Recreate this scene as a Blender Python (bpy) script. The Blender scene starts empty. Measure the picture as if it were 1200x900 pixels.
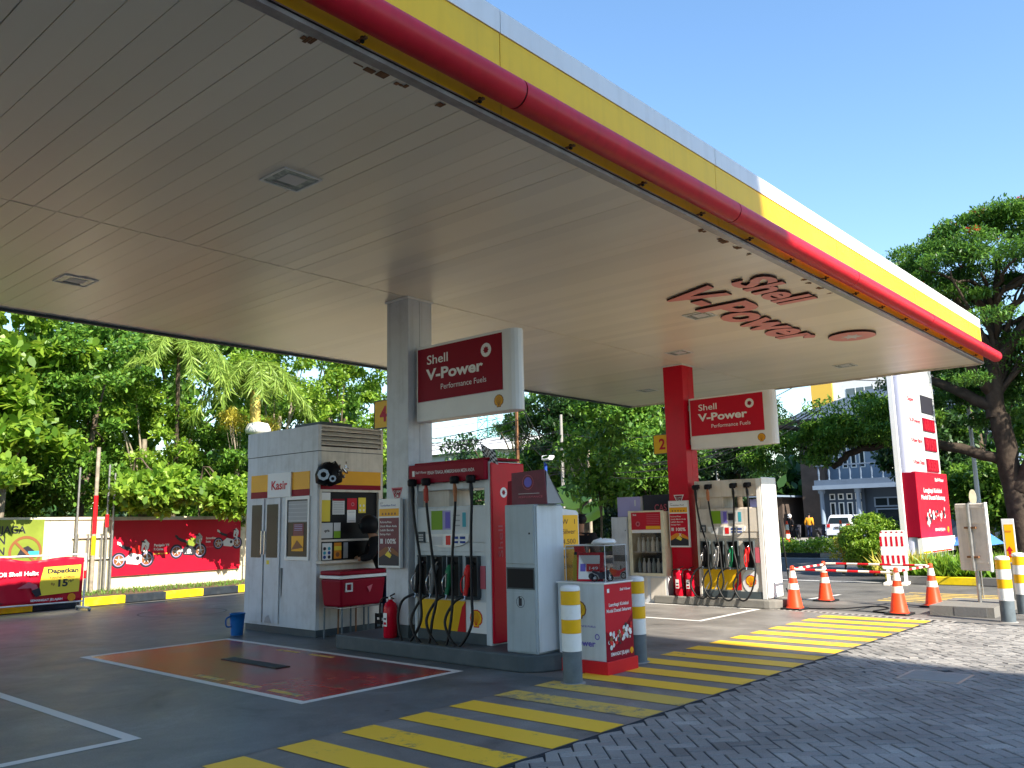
import bpy, math, random
import numpy as np
from mathutils import Vector, Matrix
random.seed(7); RNG = np.random.default_rng(11)
sc = bpy.context.scene
col = sc.collection
R = math.radians
# ------------------------------------------------------------------ camera, sky, sun, exposure
cam = bpy.data.cameras.new('camera'); camo = bpy.data.objects.new('camera', cam); col.objects.link(camo)
cam.sensor_width = 36; cam.lens = 993.34/1200*36; cam.clip_start = .05; cam.clip_end = 3000
yaw, pit, rol = 0.721223, 0.161894, -0.0210344
cf = Vector((math.cos(pit)*math.cos(yaw), math.cos(pit)*math.sin(yaw), math.sin(pit)))
cr = Vector((math.sin(yaw), -math.cos(yaw), 0)); cu = cr.cross(cf)
cr2 = cr*math.cos(rol)+cu*math.sin(rol); cu2 = -cr*math.sin(rol)+cu*math.cos(rol)
camo.matrix_world = Matrix(((cr2.x, cu2.x, -cf.x, 0), (cr2.y, cu2.y, -cf.y, 0), (cr2.z, cu2.z, -cf.z, 1.55), (0, 0, 0, 1)))
sc.camera = camo
SUN_EL, SUN_AZ = R(39), R(195)          # azimuth clockwise from +Y
w = bpy.data.worlds.new('World'); sc.world = w; w.use_nodes = True
nt = w.node_tree; bg = nt.nodes['Background']
sky = nt.nodes.new('ShaderNodeTexSky'); sky.sky_type = 'NISHITA'; sky.sun_disc = False
sky.sun_elevation = SUN_EL; sky.sun_rotation = SUN_AZ; sky.air_density = 1.25; sky.dust_density = .35; sky.ozone_density = 3
hs = nt.nodes.new('ShaderNodeHueSaturation'); hs.inputs['Saturation'].default_value = 1.1; nt.links.new(sky.outputs[0], hs.inputs['Color']); nt.links.new(hs.outputs[0], bg.inputs[0]); bg.inputs[1].default_value = .104
sl = bpy.data.lights.new('sun', 'SUN'); sl.energy = 4.5; sl.angle = R(.5); sl.color = (1, .9, .76)
so = bpy.data.objects.new('sun', sl); col.objects.link(so)
sd = Vector((math.sin(SUN_AZ)*math.cos(SUN_EL), math.cos(SUN_AZ)*math.cos(SUN_EL), math.sin(SUN_EL)))
so.rotation_euler = (-sd).to_track_quat('-Z', 'Y').to_euler(); so.location = (0, 0, 30)
sc.view_settings.view_transform = 'Standard'; sc.view_settings.look = 'None'; sc.view_settings.exposure = 1.52; sc.view_settings.gamma = 1
sc.view_settings.use_curve_mapping = False
sc.render.engine = 'CYCLES'; sc.cycles.max_bounces = 7; sc.cycles.diffuse_bounces = 4; sc.cycles.glossy_bounces = 3; sc.cycles.transparent_max_bounces = 12
sc.cycles.caustics_reflective = False; sc.cycles.caustics_refractive = False

# ------------------------------------------------------------------ materials
M = {}
def mat(n, c, rough=.5, metal=0, noise=0, scale=8, bump=0, bscale=None, spec=.22, emit=None, dirt=None, dscale=3, coat=0, streak=0):
    m = bpy.data.materials.new(n); m.use_nodes = True; t = m.node_tree; b = t.nodes['Principled BSDF']
    b.inputs['Base Color'].default_value = (*c, 1); b.inputs['Roughness'].default_value = rough; b.inputs['Metallic'].default_value = metal
    b.inputs['Specular IOR Level'].default_value = spec; b.inputs['Coat Weight'].default_value = coat
    tc = t.nodes.new('ShaderNodeTexCoord')
    if noise or dirt:
        nz = t.nodes.new('ShaderNodeTexNoise'); nz.inputs['Scale'].default_value = scale; nz.inputs['Detail'].default_value = 6; nz.inputs['Roughness'].default_value = .65
        t.links.new(tc.outputs['Object'], nz.inputs['Vector'])
        rp = t.nodes.new('ShaderNodeValToRGB'); e = rp.color_ramp.elements
        e[0].position = .3; e[1].position = .72
        e[0].color = (*[x*(1-noise) for x in c], 1); e[1].color = (*[min(1, x*(1+noise)) for x in c], 1)
        t.links.new(nz.outputs['Fac'], rp.inputs[0]); out = rp.outputs[0]
        if dirt:
            n2 = t.nodes.new('ShaderNodeTexNoise'); n2.inputs['Scale'].default_value = dscale; n2.inputs['Detail'].default_value = 9; n2.inputs['Roughness'].default_value = .7
            t.links.new(tc.outputs['Object'], n2.inputs['Vector'])
            r2 = t.nodes.new('ShaderNodeValToRGB'); r2.color_ramp.elements[0].position = .5; r2.color_ramp.elements[1].position = .75
            t.links.new(n2.outputs['Fac'], r2.inputs[0])
            mx = t.nodes.new('ShaderNodeMix'); mx.data_type = 'RGBA'
            mu = t.nodes.new('ShaderNodeMath'); mu.operation = 'MULTIPLY'; mu.inputs[1].default_value = dirt[3]
            t.links.new(r2.outputs[0], mu.inputs[0]); t.links.new(mu.outputs[0], mx.inputs[0]); t.links.new(out, mx.inputs[6]); mx.inputs[7].default_value = (*dirt[:3], 1)
            out = mx.outputs[2]
        if streak:
            mp = t.nodes.new('ShaderNodeMapping'); mp.inputs['Scale'].default_value = (5, 5, .35); t.links.new(tc.outputs['Object'], mp.inputs['Vector'])
            n3 = t.nodes.new('ShaderNodeTexNoise'); n3.inputs['Scale'].default_value = 2.2; n3.inputs['Detail'].default_value = 5; t.links.new(mp.outputs[0], n3.inputs['Vector'])
            r3 = t.nodes.new('ShaderNodeValToRGB'); r3.color_ramp.elements[0].position = .48; r3.color_ramp.elements[0].color = (1, 1, 1, 1); r3.color_ramp.elements[1].position = .72; r3.color_ramp.elements[1].color = (1-streak, 1-streak*1.05, 1-streak*1.15, 1)
            t.links.new(n3.outputs['Fac'], r3.inputs[0]); m3 = t.nodes.new('ShaderNodeMix'); m3.data_type = 'RGBA'; m3.blend_type = 'MULTIPLY'; m3.inputs[0].default_value = 1
            t.links.new(out, m3.inputs[6]); t.links.new(r3.outputs[0], m3.inputs[7]); out = m3.outputs[2]
        t.links.new(out, b.inputs['Base Color'])
        rr = t.nodes.new('ShaderNodeMapRange'); rr.inputs[3].default_value = max(.02, rough-.1); rr.inputs[4].default_value = min(1, rough+.12)
        t.links.new(nz.outputs['Fac'], rr.inputs[0]); t.links.new(rr.outputs[0], b.inputs['Roughness'])
    if bump:
        nb = t.nodes.new('ShaderNodeTexNoise'); nb.inputs['Scale'].default_value = bscale or scale*4; nb.inputs['Detail'].default_value = 5
        t.links.new(tc.outputs['Object'], nb.inputs['Vector'])
        bp = t.nodes.new('ShaderNodeBump'); bp.inputs['Strength'].default_value = bump; bp.inputs['Distance'].default_value = .02
        t.links.new(nb.outputs['Fac'], bp.inputs['Height']); t.links.new(bp.outputs[0], b.inputs['Normal'])
    if emit:
        b.inputs['Emission Color'].default_value = (*emit[:3], 1); b.inputs['Emission Strength'].default_value = emit[3]
    M[n] = m; return m
def leafmat(n, lo, hi, tr=.35, rough=.45):
    m = bpy.data.materials.new(n); m.use_nodes = True; t = m.node_tree; b = t.nodes['Principled BSDF']
    g = t.nodes.new('ShaderNodeNewGeometry'); rp = t.nodes.new('ShaderNodeValToRGB')
    rp.color_ramp.elements[0].color = (*lo, 1); rp.color_ramp.elements[1].color = (*hi, 1)
    e = rp.color_ramp.elements.new(.55); e.color = (*[(a*.6+c*.4) for a, c in zip(lo, hi)], 1)
    t.links.new(g.outputs['Random Per Island'], rp.inputs[0])
    tl = t.nodes.new('ShaderNodeBsdfTranslucent'); mx = t.nodes.new('ShaderNodeMixShader'); mx.inputs[0].default_value = tr
    t.links.new(rp.outputs[0], b.inputs['Base Color']); b.inputs['Roughness'].default_value = rough
    hs = t.nodes.new('ShaderNodeHueSaturation'); hs.inputs['Value'].default_value = 1.5; hs.inputs['Hue'].default_value = .48
    t.links.new(rp.outputs[0], hs.inputs['Color']); t.links.new(hs.outputs[0], tl.inputs[0])
    o = t.nodes['Material Output']; t.links.new(b.outputs[0], mx.inputs[1]); t.links.new(tl.outputs[0], mx.inputs[2]); t.links.new(mx.outputs[0], o.inputs[0])
    M[n] = m; return m
RED = (.52, .008, .028)
mat('white', (.74, .75, .74), .35, noise=.05, scale=3)
mat('white_gloss', (.8, .81, .8), .22, noise=.03, scale=2, streak=.1)
mat('white_fascia', (.8, .82, .83), .3, noise=.05, scale=1, streak=.07, bump=.08, bscale=1.3)
mat('offwhite', (.66, .61, .54), .45, noise=.08, scale=4, dirt=(.25, .22, .18, .4), dscale=2.2, streak=.18)
mat('cream', (.72, .66, .48), .6, noise=.1, scale=3, dirt=(.25, .21, .14, .6), dscale=2)
mat('grey_panel', (.56, .59, .63), .38, noise=.06, scale=3, dirt=(.2, .2, .21, .35), dscale=2.5, streak=.16)
mat('grey_metal', (.36, .42, .45), .35, noise=.08, scale=3, streak=.14)
mat('grey_light', (.6, .65, .68), .3, noise=.06, scale=3, streak=.12)
mat('dark_grey', (.07, .09, .1), .5, noise=.15, scale=6)
mat('post_grey', (.12, .15, .17), .5, noise=.2, scale=9)
mat('black', (.01, .01, .012), .45, spec=.12)
mat('rubber', (.014, .015, .016), .4, noise=.2, scale=20, spec=.2)
mat('black_cloth', (.008, .008, .01), .9, bump=.3, bscale=30)
mat('navy_cloth', (.012, .018, .05), .85, bump=.3, bscale=30)
mat('glass_dark', (.015, .024, .03), .08, spec=.07)
mat('glass_pane', (.1, .13, .14), .08, spec=.6)
mat('red', RED, .35, noise=.05, scale=3, spec=.12)
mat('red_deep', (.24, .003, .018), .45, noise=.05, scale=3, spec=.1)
mat('red_gloss', (.56, .006, .026), .22, spec=.15, noise=.05, scale=2, dirt=(.3, .02, .03, .4), dscale=3)
mat('red_tube', (.58, .012, .03), .35, noise=.12, scale=2, streak=.15)
mat('red_light', (.62, .012, .02), .35)
mat('yellow', (.85, .5, .01), .4, noise=.06, scale=3)
mat('yellow_fascia', (.93, .58, .02), .35, noise=.05, scale=1.5, dirt=(.75, .5, .04, .5), dscale=1, streak=.07, bump=.1, bscale=1.3)
mat('orange_yellow', (.8, .38, .01), .4, noise=.05, scale=3)
mat('sign_orange', (.95, .5, .02), .4)
mat('maroon_print', (.14, .02, .04), .4, noise=.3, scale=6)
mat('print_dark', (.03, .03, .04), .5)
mat('print_white', (.78, .78, .77), .5)
mat('print_grey', (.35, .36, .38), .5)
mat('print_lightgrey', (.6, .61, .62), .5)
mat('print_blue', (.02, .06, .3), .5)
mat('print_cyan', (.05, .35, .45), .5)
mat('print_green', (.2, .38, .02), .5)
mat('print_yellow', (.8, .62, .06), .5)
mat('print_orange', (.7, .25, .02), .5)
mat('print_purple', (.15, .12, .5), .5)
mat('print_lilac', (.35, .33, .58), .5)
mat('print_pink', (.55, .12, .16), .5)
mat('print_brown', (.25, .1, .04), .5)
mat('banner_red', (.5, .008, .03), .42, noise=.06, scale=2)
mat('olive_print', (.2, .26, .035), .6, noise=.15, scale=2)
mat('chrome', (.6, .6, .6), .2, 1)
mat('steel', (.35, .35, .34), .4, .8, noise=.2, scale=8)
mat('rust', (.2, .1, .05), .8, noise=.4, scale=8)
mat('nozzle_green', (.01, .16, .07), .35)
mat('nozzle_red', (.65, .02, .02), .35)
mat('nozzle_grey', (.25, .25, .25), .4)
mat('boot_brown', (.42, .16, .07), .5)
mat('boot_red', (.45, .06, .04), .5)
mat('cone_orange', (.85, .06, .015), .45, noise=.1, scale=5)
mat('cone_white', (.8, .76, .68), .45, noise=.12, scale=5)
mat('bollard_yellow', (.82, .45, .01), .35, noise=.06, scale=6, dirt=(.4, .25, .05, .4), dscale=6)
mat('bollard_white', (.78, .8, .79), .35, noise=.05, scale=6, dirt=(.35, .33, .3, .3), dscale=6)
mat('blue_plastic', (.01, .13, .42), .4)
mat('bark', (.11, .085, .06), .9, noise=.45, scale=5, bump=.8, bscale=12)
mat('bark_shaded', (.055, .042, .032), .9, noise=.45, scale=5, bump=.8, bscale=12)  # darker copy of the bark, standing in for shade on the big trunk
mat('bark_light', (.3, .26, .2), .85, noise=.4, scale=6, bump=.5, bscale=14)
mat('palm_trunk', (.58, .45, .12), .7, noise=.3, scale=5)
mat('soil', (.12, .08, .05), .95, noise=.4, scale=4, bump=.5)
mat('concrete', (.3, .29, .27), .85, noise=.2, scale=3, dirt=(.12, .11, .1, .5), bump=.2, bscale=40)
mat('concrete_dark', (.15, .15, .15), .75, noise=.25, scale=3, dirt=(.06, .06, .06, .5), bump=.2, bscale=40)
mat('kerb_black', (.022, .03, .04), .8, noise=.3, scale=6, dirt=(.08, .08, .075, .4), dscale=5)
mat('kerb_paint', (.07, .09, .1), .55, noise=.2, scale=3, dirt=(.13, .13, .13, .4), dscale=3)
mat('kerb_yellow', (.78, .58, .01), .7, noise=.15, scale=6, dirt=(.4, .33, .12, .5), dscale=5)
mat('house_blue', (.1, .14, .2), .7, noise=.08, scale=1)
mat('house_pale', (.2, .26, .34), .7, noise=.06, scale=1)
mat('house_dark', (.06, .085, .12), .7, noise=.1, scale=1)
mat('house_brown', (.09, .07, .06), .8, noise=.2, scale=2)
mat('house_white', (.75, .76, .75), .7, noise=.05, scale=1)
mat('house_yellow', (.75, .48, .08), .7)
mat('roof_red', (.4, .05, .04), .7, noise=.2, scale=3)
mat('shade_block_wall', (.6, .6, .58), .8, noise=.1, scale=.3)  # wall of the unseen block added to shade the forecourt
mat('tower_teal', (.25, .6, .6), .5)
mat('skin', (.35, .18, .11), .55)
mat('orange_cloth', (.7, .3, .02), .8)
mat('blue_cloth', (.06, .2, .65), .8)
mat('lamp_glass', (.35, .4, .36), .25, noise=.3, scale=9)
mat('bottle_glass', (.35, .42, .42), .15)
mat('bottle_white', (.7, .7, .66), .3)
mat('pylon_white', (.5, .53, .54), .35, noise=.04, scale=1)
mat('pylon_skylit', (.5, .52, .66), .4)  # sky-lit shade of the pylon's rounded edge, put into its colour
mat('concrete_mid', (.19, .185, .17), .85, noise=.2, scale=3, dirt=(.09, .085, .08, .6), bump=.2, bscale=40)
mat('car_white', (.72, .74, .78), .25, coat=.5)
mat('lights_red', (.5, .02, .02), .2)
mat('wire', (.02, .02, .02), .6)
mat('led_red', (.2, .005, .01), .4, emit=(.9, .02, .04, .35))
mat('letter_face', (.72, .27, .24), .35, noise=.06, scale=2)
mat('letter_side', (.03, .008, .008), .5)
leafmat('leaf_bright', (.07, .18, .014), (.34, .52, .06), .42)
leafmat('leaf_mid', (.04, .13, .014), (.2, .38, .05), .38)
leafmat('leaf_tree', (.025, .09, .014), (.13, .3, .04), .35)
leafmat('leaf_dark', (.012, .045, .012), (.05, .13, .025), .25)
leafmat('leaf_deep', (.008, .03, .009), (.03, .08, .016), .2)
leafmat('leaf_lime', (.2, .38, .04), (.4, .62, .12), .45)
leafmat('leaf_palm', (.13, .24, .03), (.36, .5, .1), .35)
leafmat('leaf_yellow', (.4, .38, .04), (.65, .58, .1), .3)
leafmat('leaf_flower', (.35, .06, .02), (.6, .15, .04), .3)
leafmat('grass_blade', (.08, .2, .02), (.22, .42, .05), .3)

def surfmat(n, build):
    m = bpy.data.materials.new(n); m.use_nodes = True; t = m.node_tree
    build(t, t.nodes['Principled BSDF']); M[n] = m; return m
def N(t, k, **kw):
    x = t.nodes.new(k)
    for a, v in kw.items():
        if a.startswith('i_'):
            x.inputs[a[2:].replace('_', ' ')].default_value = v
        else: setattr(x, a, v)
    return x
def ramp(t, src, pts):
    rp = t.nodes.new('ShaderNodeValToRGB'); e = rp.color_ramp.elements
    while len(e) < len(pts): e.new(.5)
    for k, (p, c) in enumerate(pts): e[k].position = p; e[k].color = (*c, 1) if len(c) == 3 else c
    t.links.new(src, rp.inputs[0]); return rp.outputs[0]
def mixc(t, fac, a, b, mode='MIX'):
    mx = t.nodes.new('ShaderNodeMix'); mx.data_type = 'RGBA'; mx.blend_type = mode
    for s, i in ((fac, 0), (a, 6), (b, 7)):
        if isinstance(s, (int, float)): mx.inputs[i].default_value = s
        elif isinstance(s, tuple): mx.inputs[i].default_value = (*s, 1)
        else: t.links.new(s, mx.inputs[i])
    return mx.outputs[2]
def g_ground(base, patch, rough=.55, bump=.25):
    def f(t, b):
        tc = N(t, 'ShaderNodeTexCoord')
        a = N(t, 'ShaderNodeTexNoise'); a.inputs['Scale'].default_value = .35; a.inputs['Detail'].default_value = 8; a.inputs['Roughness'].default_value = .6
        c = N(t, 'ShaderNodeTexNoise'); c.inputs['Scale'].default_value = 90; c.inputs['Detail'].default_value = 3
        d = N(t, 'ShaderNodeTexNoise'); d.inputs['Scale'].default_value = 2.3; d.inputs['Detail'].default_value = 9; d.inputs['Roughness'].default_value = .72
        for x in (a, c, d): t.links.new(tc.outputs['Object'], x.inputs['Vector'])
        c1 = ramp(t, a.outputs[0], [(.3, tuple(x*.8 for x in base)), (.7, tuple(x*1.25 for x in base))])
        m1 = ramp(t, d.outputs[0], [(.5, (0, 0, 0)), (.72, (1, 1, 1))])
        mm = N(t, 'ShaderNodeMath', operation='MULTIPLY'); mm.inputs[1].default_value = .6; t.links.new(m1, mm.inputs[0])
        c2 = mixc(t, mm.outputs[0], c1, patch)
        s1 = N(t, 'ShaderNodeTexNoise'); s1.inputs['Scale'].default_value = 1.05; s1.inputs['Detail'].default_value = 10; s1.inputs['Roughness'].default_value = .66; s1.inputs['Distortion'].default_value = .7; t.links.new(tc.outputs['Object'], s1.inputs['Vector'])
        c2 = mixc(t, 1.0, c2, ramp(t, s1.outputs[0], [(.3, (.42,)*3), (.43, (.82,)*3), (.56, (1.0,)*3), (.68, (1.35,)*3)]), 'MULTIPLY')
        g = ramp(t, c.outputs[0], [(.3, (.72,)*3), (.7, (1.2,)*3)])
        c3 = mixc(t, 1.0, c2, g, 'MULTIPLY'); vo = N(t, 'ShaderNodeTexVoronoi'); vo.inputs['Scale'].default_value = 1.7; t.links.new(tc.outputs['Object'], vo.inputs['Vector']); c3 = mixc(t, 1.0, c3, ramp(t, vo.outputs['Distance'], [(.02, (.45,)*3), (.055, (1.0,)*3)]), 'MULTIPLY'); t.links.new(c3, b.inputs['Base Color'])
        rr = N(t, 'ShaderNodeMapRange'); rr.inputs[3].default_value = rough-.18; rr.inputs[4].default_value = rough+.2
        t.links.new(d.outputs[0], rr.inputs[0]); t.links.new(rr.outputs[0], b.inputs['Roughness'])
        bp = N(t, 'ShaderNodeBump'); bp.inputs['Strength'].default_value = bump; bp.inputs['Distance'].default_value = .006
        t.links.new(c.outputs[0], bp.inputs['Height']); t.links.new(bp.outputs[0], b.inputs['Normal'])
    return f
surfmat('forecourt', g_ground((.185, .178, .168), (.24, .23, .21), .5))
surfmat('exit_floor', g_ground((.115, .112, .104), (.15, .145, .135), .7))
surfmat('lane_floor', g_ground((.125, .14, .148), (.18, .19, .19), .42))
surfmat('asphalt', g_ground((.07, .072, .078), (.095, .093, .09), .75))
surfmat('far_ground', g_ground((.12, .115, .1), (.16, .15, .12), .85))
def worn(base, under, amt, scale=5):
    def f(t, b):
        tc = N(t, 'ShaderNodeTexCoord'); a = N(t, 'ShaderNodeTexNoise'); a.inputs['Scale'].default_value = scale; a.inputs['Detail'].default_value = 12; a.inputs['Roughness'].default_value = .8
        l = N(t, 'ShaderNodeTexNoise'); l.inputs['Scale'].default_value = .8
        t.links.new(tc.outputs['Object'], a.inputs['Vector']); t.links.new(tc.outputs['Object'], l.inputs['Vector'])
        s = N(t, 'ShaderNodeMath', operation='ADD'); q = N(t, 'ShaderNodeMath', operation='MULTIPLY'); q.inputs[1].default_value = .5
        t.links.new(l.outputs[0], q.inputs[0]); t.links.new(a.outputs[0], s.inputs[0]); t.links.new(q.outputs[0], s.inputs[1])
        m = ramp(t, s.outputs[0], [(amt, (0, 0, 0)), (amt+.09, (1, 1, 1))])
        t.links.new(mixc(t, m, base, under), b.inputs['Base Color']); b.inputs['Roughness'].default_value = .55
    return f
surfmat('road_yellow', worn((.9, .54, .03), (.26, .21, .1), .86))
surfmat('road_yellow_worn', worn((.64, .44, .08), (.2, .19, .15), .76, 7))
surfmat('road_white', worn((.68, .68, .66), (.25, .25, .24), .9))
def f_bay(t, b):   # worn red floor graphic
    tc = N(t, 'ShaderNodeTexCoord'); a = N(t, 'ShaderNodeTexNoise'); a.inputs['Scale'].default_value = .9; a.inputs['Detail'].default_value = 9; a.inputs['Roughness'].default_value = .62
    a2 = N(t, 'ShaderNodeTexNoise'); a2.inputs['Scale'].default_value = 5; a2.inputs['Detail'].default_value = 8
    t.links.new(tc.outputs['Object'], a.inputs['Vector']); t.links.new(tc.outputs['Object'], a2.inputs['Vector'])
    red = ramp(t, a2.outputs[0], [(.35, (.28, .014, .018)), (.55, (.4, .018, .022)), (.7, (.26, .13, .06))])
    m = ramp(t, a.outputs[0], [(.49, (0, 0, 0)), (.6, (1, 1, 1))])
    t.links.new(mixc(t, m, red, (.085, .088, .082)), b.inputs['Base Color']); b.inputs['Roughness'].default_value = .27
surfmat('bay_graphic', f_bay)
def f_paver(t, b):
    g = N(t, 'ShaderNodeNewGeometry'); tc = N(t, 'ShaderNodeTexCoord')
    c = ramp(t, g.outputs['Random Per Island'], [(0, (.16, .157, .15)), (.08, (.21, .205, .195)), (.9, (.262, .253, .236)), (1, (.31, .3, .28))])
    n = N(t, 'ShaderNodeTexNoise'); n.inputs['Scale'].default_value = 1.2; n.inputs['Detail'].default_value = 8; t.links.new(tc.outputs['Object'], n.inputs['Vector'])
    n2 = N(t, 'ShaderNodeTexNoise'); n2.inputs['Scale'].default_value = 120; t.links.new(tc.outputs['Object'], n2.inputs['Vector'])
    c = mixc(t, 1.0, c, ramp(t, n.outputs[0], [(.3, (.7,)*3), (.7, (1.25,)*3)]), 'MULTIPLY')
    c = mixc(t, 1.0, c, ramp(t, n2.outputs[0], [(.3, (.75,)*3), (.7, (1.2,)*3)]), 'MULTIPLY')
    t.links.new(c, b.inputs['Base Color']); b.inputs['Roughness'].default_value = .62
    bp = N(t, 'ShaderNodeBump'); bp.inputs['Strength'].default_value = .3; bp.inputs['Distance'].default_value = .004; t.links.new(n2.outputs[0], bp.inputs['Height']); t.links.new(bp.outputs[0], b.inputs['Normal'])
surfmat('paver', f_paver)
def f_soffit(t, b):
    tc = N(t, 'ShaderNodeTexCoord'); n = N(t, 'ShaderNodeTexNoise'); n.inputs['Scale'].default_value = .6; n.inputs['Detail'].default_value = 7
    t.links.new(tc.outputs['Object'], n.inputs['Vector'])
    g = N(t, 'ShaderNodeNewGeometry'); j = ramp(t, g.outputs['Random Per Island'], [(0, (.9,)*3), (1, (1.0,)*3)])
    c = mixc(t, 1.0, ramp(t, n.outputs[0], [(.3, (.86, .785, .63)), (.7, (.9, .83, .69))]), j, 'MULTIPLY')
    t.links.new(c, b.inputs['Base Color']); b.inputs['Roughness'].default_value = .33; b.inputs['Specular IOR Level'].default_value = .5
surfmat('soffit_metal', f_soffit)
def f_check(t, b):
    tc = N(t, 'ShaderNodeTexCoord'); c = N(t, 'ShaderNodeTexChecker'); c.inputs['Scale'].default_value = 22
    c.inputs['Color1'].default_value = (.01, .01, .01, 1); c.inputs['Color2'].default_value = (.6, .65, .6, 1)
    t.links.new(tc.outputs['Object'], c.inputs['Vector']); t.links.new(c.outputs[0], b.inputs['Base Color'])
surfmat('checker', f_check)
def f_clear(t, b):
    b.inputs['Roughness'].default_value = .03; tr = N(t, 'ShaderNodeBsdfTransparent'); mx = N(t, 'ShaderNodeMixShader'); mx.inputs[0].default_value = .2
    b.inputs['Base Color'].default_value = (.02, .02, .02, 1)
    t.links.new(tr.outputs[0], mx.inputs[1]); t.links.new(b.outputs[0], mx.inputs[2]); t.links.new(mx.outputs[0], t.nodes['Material Output'].inputs[0])
surfmat('clear', f_clear)

# ------------------------------------------------------------------ mesh helpers
class Fr:
    def __init__(s, o, r=(1, 0, 0), u=(0, 0, 1)):
        s.o = Vector(o); s.r = Vector(r).normalized(); s.u = Vector(u).normalized(); s.n = s.r.cross(s.u)
    def p(s, a, b, c=0): return s.o+s.r*a+s.u*b+s.n*c
def FX(x, y, z): return Fr((x, y, z), (0, -1, 0))      # a face that looks towards -X; u runs towards -Y
def FY(x, y, z): return Fr((x, y, z), (1, 0, 0))       # a face that looks towards -Y; u runs towards +X
BOXF = ((0, 3, 2, 1), (4, 5, 6, 7), (0, 1, 5, 4), (1, 2, 6, 5), (2, 3, 7, 6), (3, 0, 4, 7))
class MB:
    def __init__(s): s.v = []; s.f = []; s.m = []; s.s = []; s.mats = []
    def mi(s, m):
        if m not in s.mats: s.mats.append(m)
        return s.mats.index(m)
    def add(s, vs, fs, m, smooth=False):
        o = len(s.v); s.v += [tuple(p) for p in vs]; k = s.mi(m)
        for f in fs: s.f.append([o+i for i in f]); s.m.append(k); s.s.append(smooth)
        return s
    def poly(s, pts, m): return s.add(pts, [list(range(len(pts)))], m)
    def box(s, x0, x1, y0, y1, z0, z1, m):
        return s.add([(x0, y0, z0), (x1, y0, z0), (x1, y1, z0), (x0, y1, z0), (x0, y0, z1), (x1, y0, z1), (x1, y1, z1), (x0, y1, z1)], BOXF, m)
    def fb(s, F, u0, u1, v0, v1, w0, w1, m):
        P = F.p; return s.add([P(u0, v0, w0), P(u1, v0, w0), P(u1, v1, w0), P(u0, v1, w0), P(u0, v0, w1), P(u1, v0, w1), P(u1, v1, w1), P(u0, v1, w1)], BOXF, m)
    def fq(s, F, u0, u1, v0, v1, m, w=.003): return s.poly([F.p(u0, v0, w), F.p(u1, v0, w), F.p(u1, v1, w), F.p(u0, v1, w)], m)
    def fp(s, F, pts, m, w=.003): return s.poly([F.p(a, b, w) for a, b in pts], m)
    def disc(s, F, u, v, r, m, w=.003, n=20, ry=None):
        ry = ry or r; return s.poly([F.p(u+r*math.cos(6.2832*k/n), v+ry*math.sin(6.2832*k/n), w) for k in range(n)], m)
    def ring(s, F, u, v, r0, r1, m, w=.003, n=24, sy=1):
        vs = []; 
        for k in range(n):
            c, d = math.cos(6.28319*k/n), math.sin(6.28319*k/n)
            vs += [F.p(u+r0*c, v+r0*d*sy, w), F.p(u+r1*c, v+r1*d*sy, w)]
        return s.add(vs, [(2*k, 2*k+1, (2*k+3) % (2*n), (2*k+2) % (2*n)) for k in range(n)], m)
    def prism(s, F, pts, w0, w1, m, smooth=False):   # outline in the frame, extruded along its normal
        n = len(pts); vs = [F.p(a, b, w0) for a, b in pts]+[F.p(a, b, w1) for a, b in pts]
        return s.add(vs, [list(range(n))[::-1], [n+k for k in range(n)]]+[(k, (k+1) % n, n+(k+1) % n, n+k) for k in range(n)], m, smooth)
    def tube(s, pts, r, m, n=8, cap=True):
        pts = [Vector(p) for p in pts]; rs = r if isinstance(r, (list, tuple)) else [r]*len(pts)
        vs = []; fs = []; pv = None
        for k, p in enumerate(pts):
            d = (pts[min(k+1, len(pts)-1)]-pts[max(k-1, 0)]).normalized()
            if pv is None: pv = d.cross(Vector((0, 0, 1)) if abs(d.z) < .9 else Vector((1, 0, 0))).normalized()
            pv = (pv-d*pv.dot(d)).normalized(); q = d.cross(pv)
            for j in range(n):
                a = 6.28319*j/n; vs.append(p+(pv*math.cos(a)+q*math.sin(a))*rs[k])
        for k in range(len(pts)-1):
            for j in range(n): fs.append((k*n+j, k*n+(j+1) % n, (k+1)*n+(j+1) % n, (k+1)*n+j))
        s.add(vs, fs, m, True)
        if cap:
            s.add(vs[:n], [list(range(n))[::-1]], m); s.add(vs[-n:], [list(range(n))], m)
        return s
    def lathe(s, c, prof, m, n=20, axis='Z'):     # prof: (radius, height)
        c = Vector(c); vs = []; fs = []
        for r, h in prof:
            for j in range(n):
                a = 6.28319*j/n
                o = (r*math.cos(a), r*math.sin(a), h) if axis == 'Z' else ((h, r*math.cos(a), r*math.sin(a)) if axis == 'X' else (r*math.sin(a), h, r*math.cos(a)))
                vs.append(c+Vector(o))
        for k in range(len(prof)-1):
            for j in range(n): fs.append((k*n+j, k*n+(j+1) % n, (k+1)*n+(j+1) % n, (k+1)*n+j))
        s.add(vs, fs, m, True); s.add(vs[:n], [list(range(n))[::-1]], m); s.add(vs[-n:], [list(range(n))], m); return s
    def text(s, F, txt, u, v, h, m, w=.004, ext=0, align='LEFT', bold=.0, width=None, side=None, shear=0):
        c = bpy.data.curves.new('t', 'FONT'); c.body = txt; c.size = 1/.7; c.align_x = align; c.offset = bold; c.extrude = 0; c.resolution_u = 3; c.shear = shear
        o = bpy.data.objects.new('t', c); col.objects.link(o); dg = bpy.context.evaluated_depsgraph_get(); dg.update()
        me = bpy.data.meshes.new_from_object(o.evaluated_get(dg))
        vs = [x.co.copy() for x in me.vertices]; fs = [list(p.vertices) for p in me.polygons]; ed = [(e.vertices[0], e.vertices[1]) for e in me.edges]
        bpy.data.objects.remove(o); bpy.data.meshes.remove(me)
        if not vs: return s
        sx = sy = h
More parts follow.
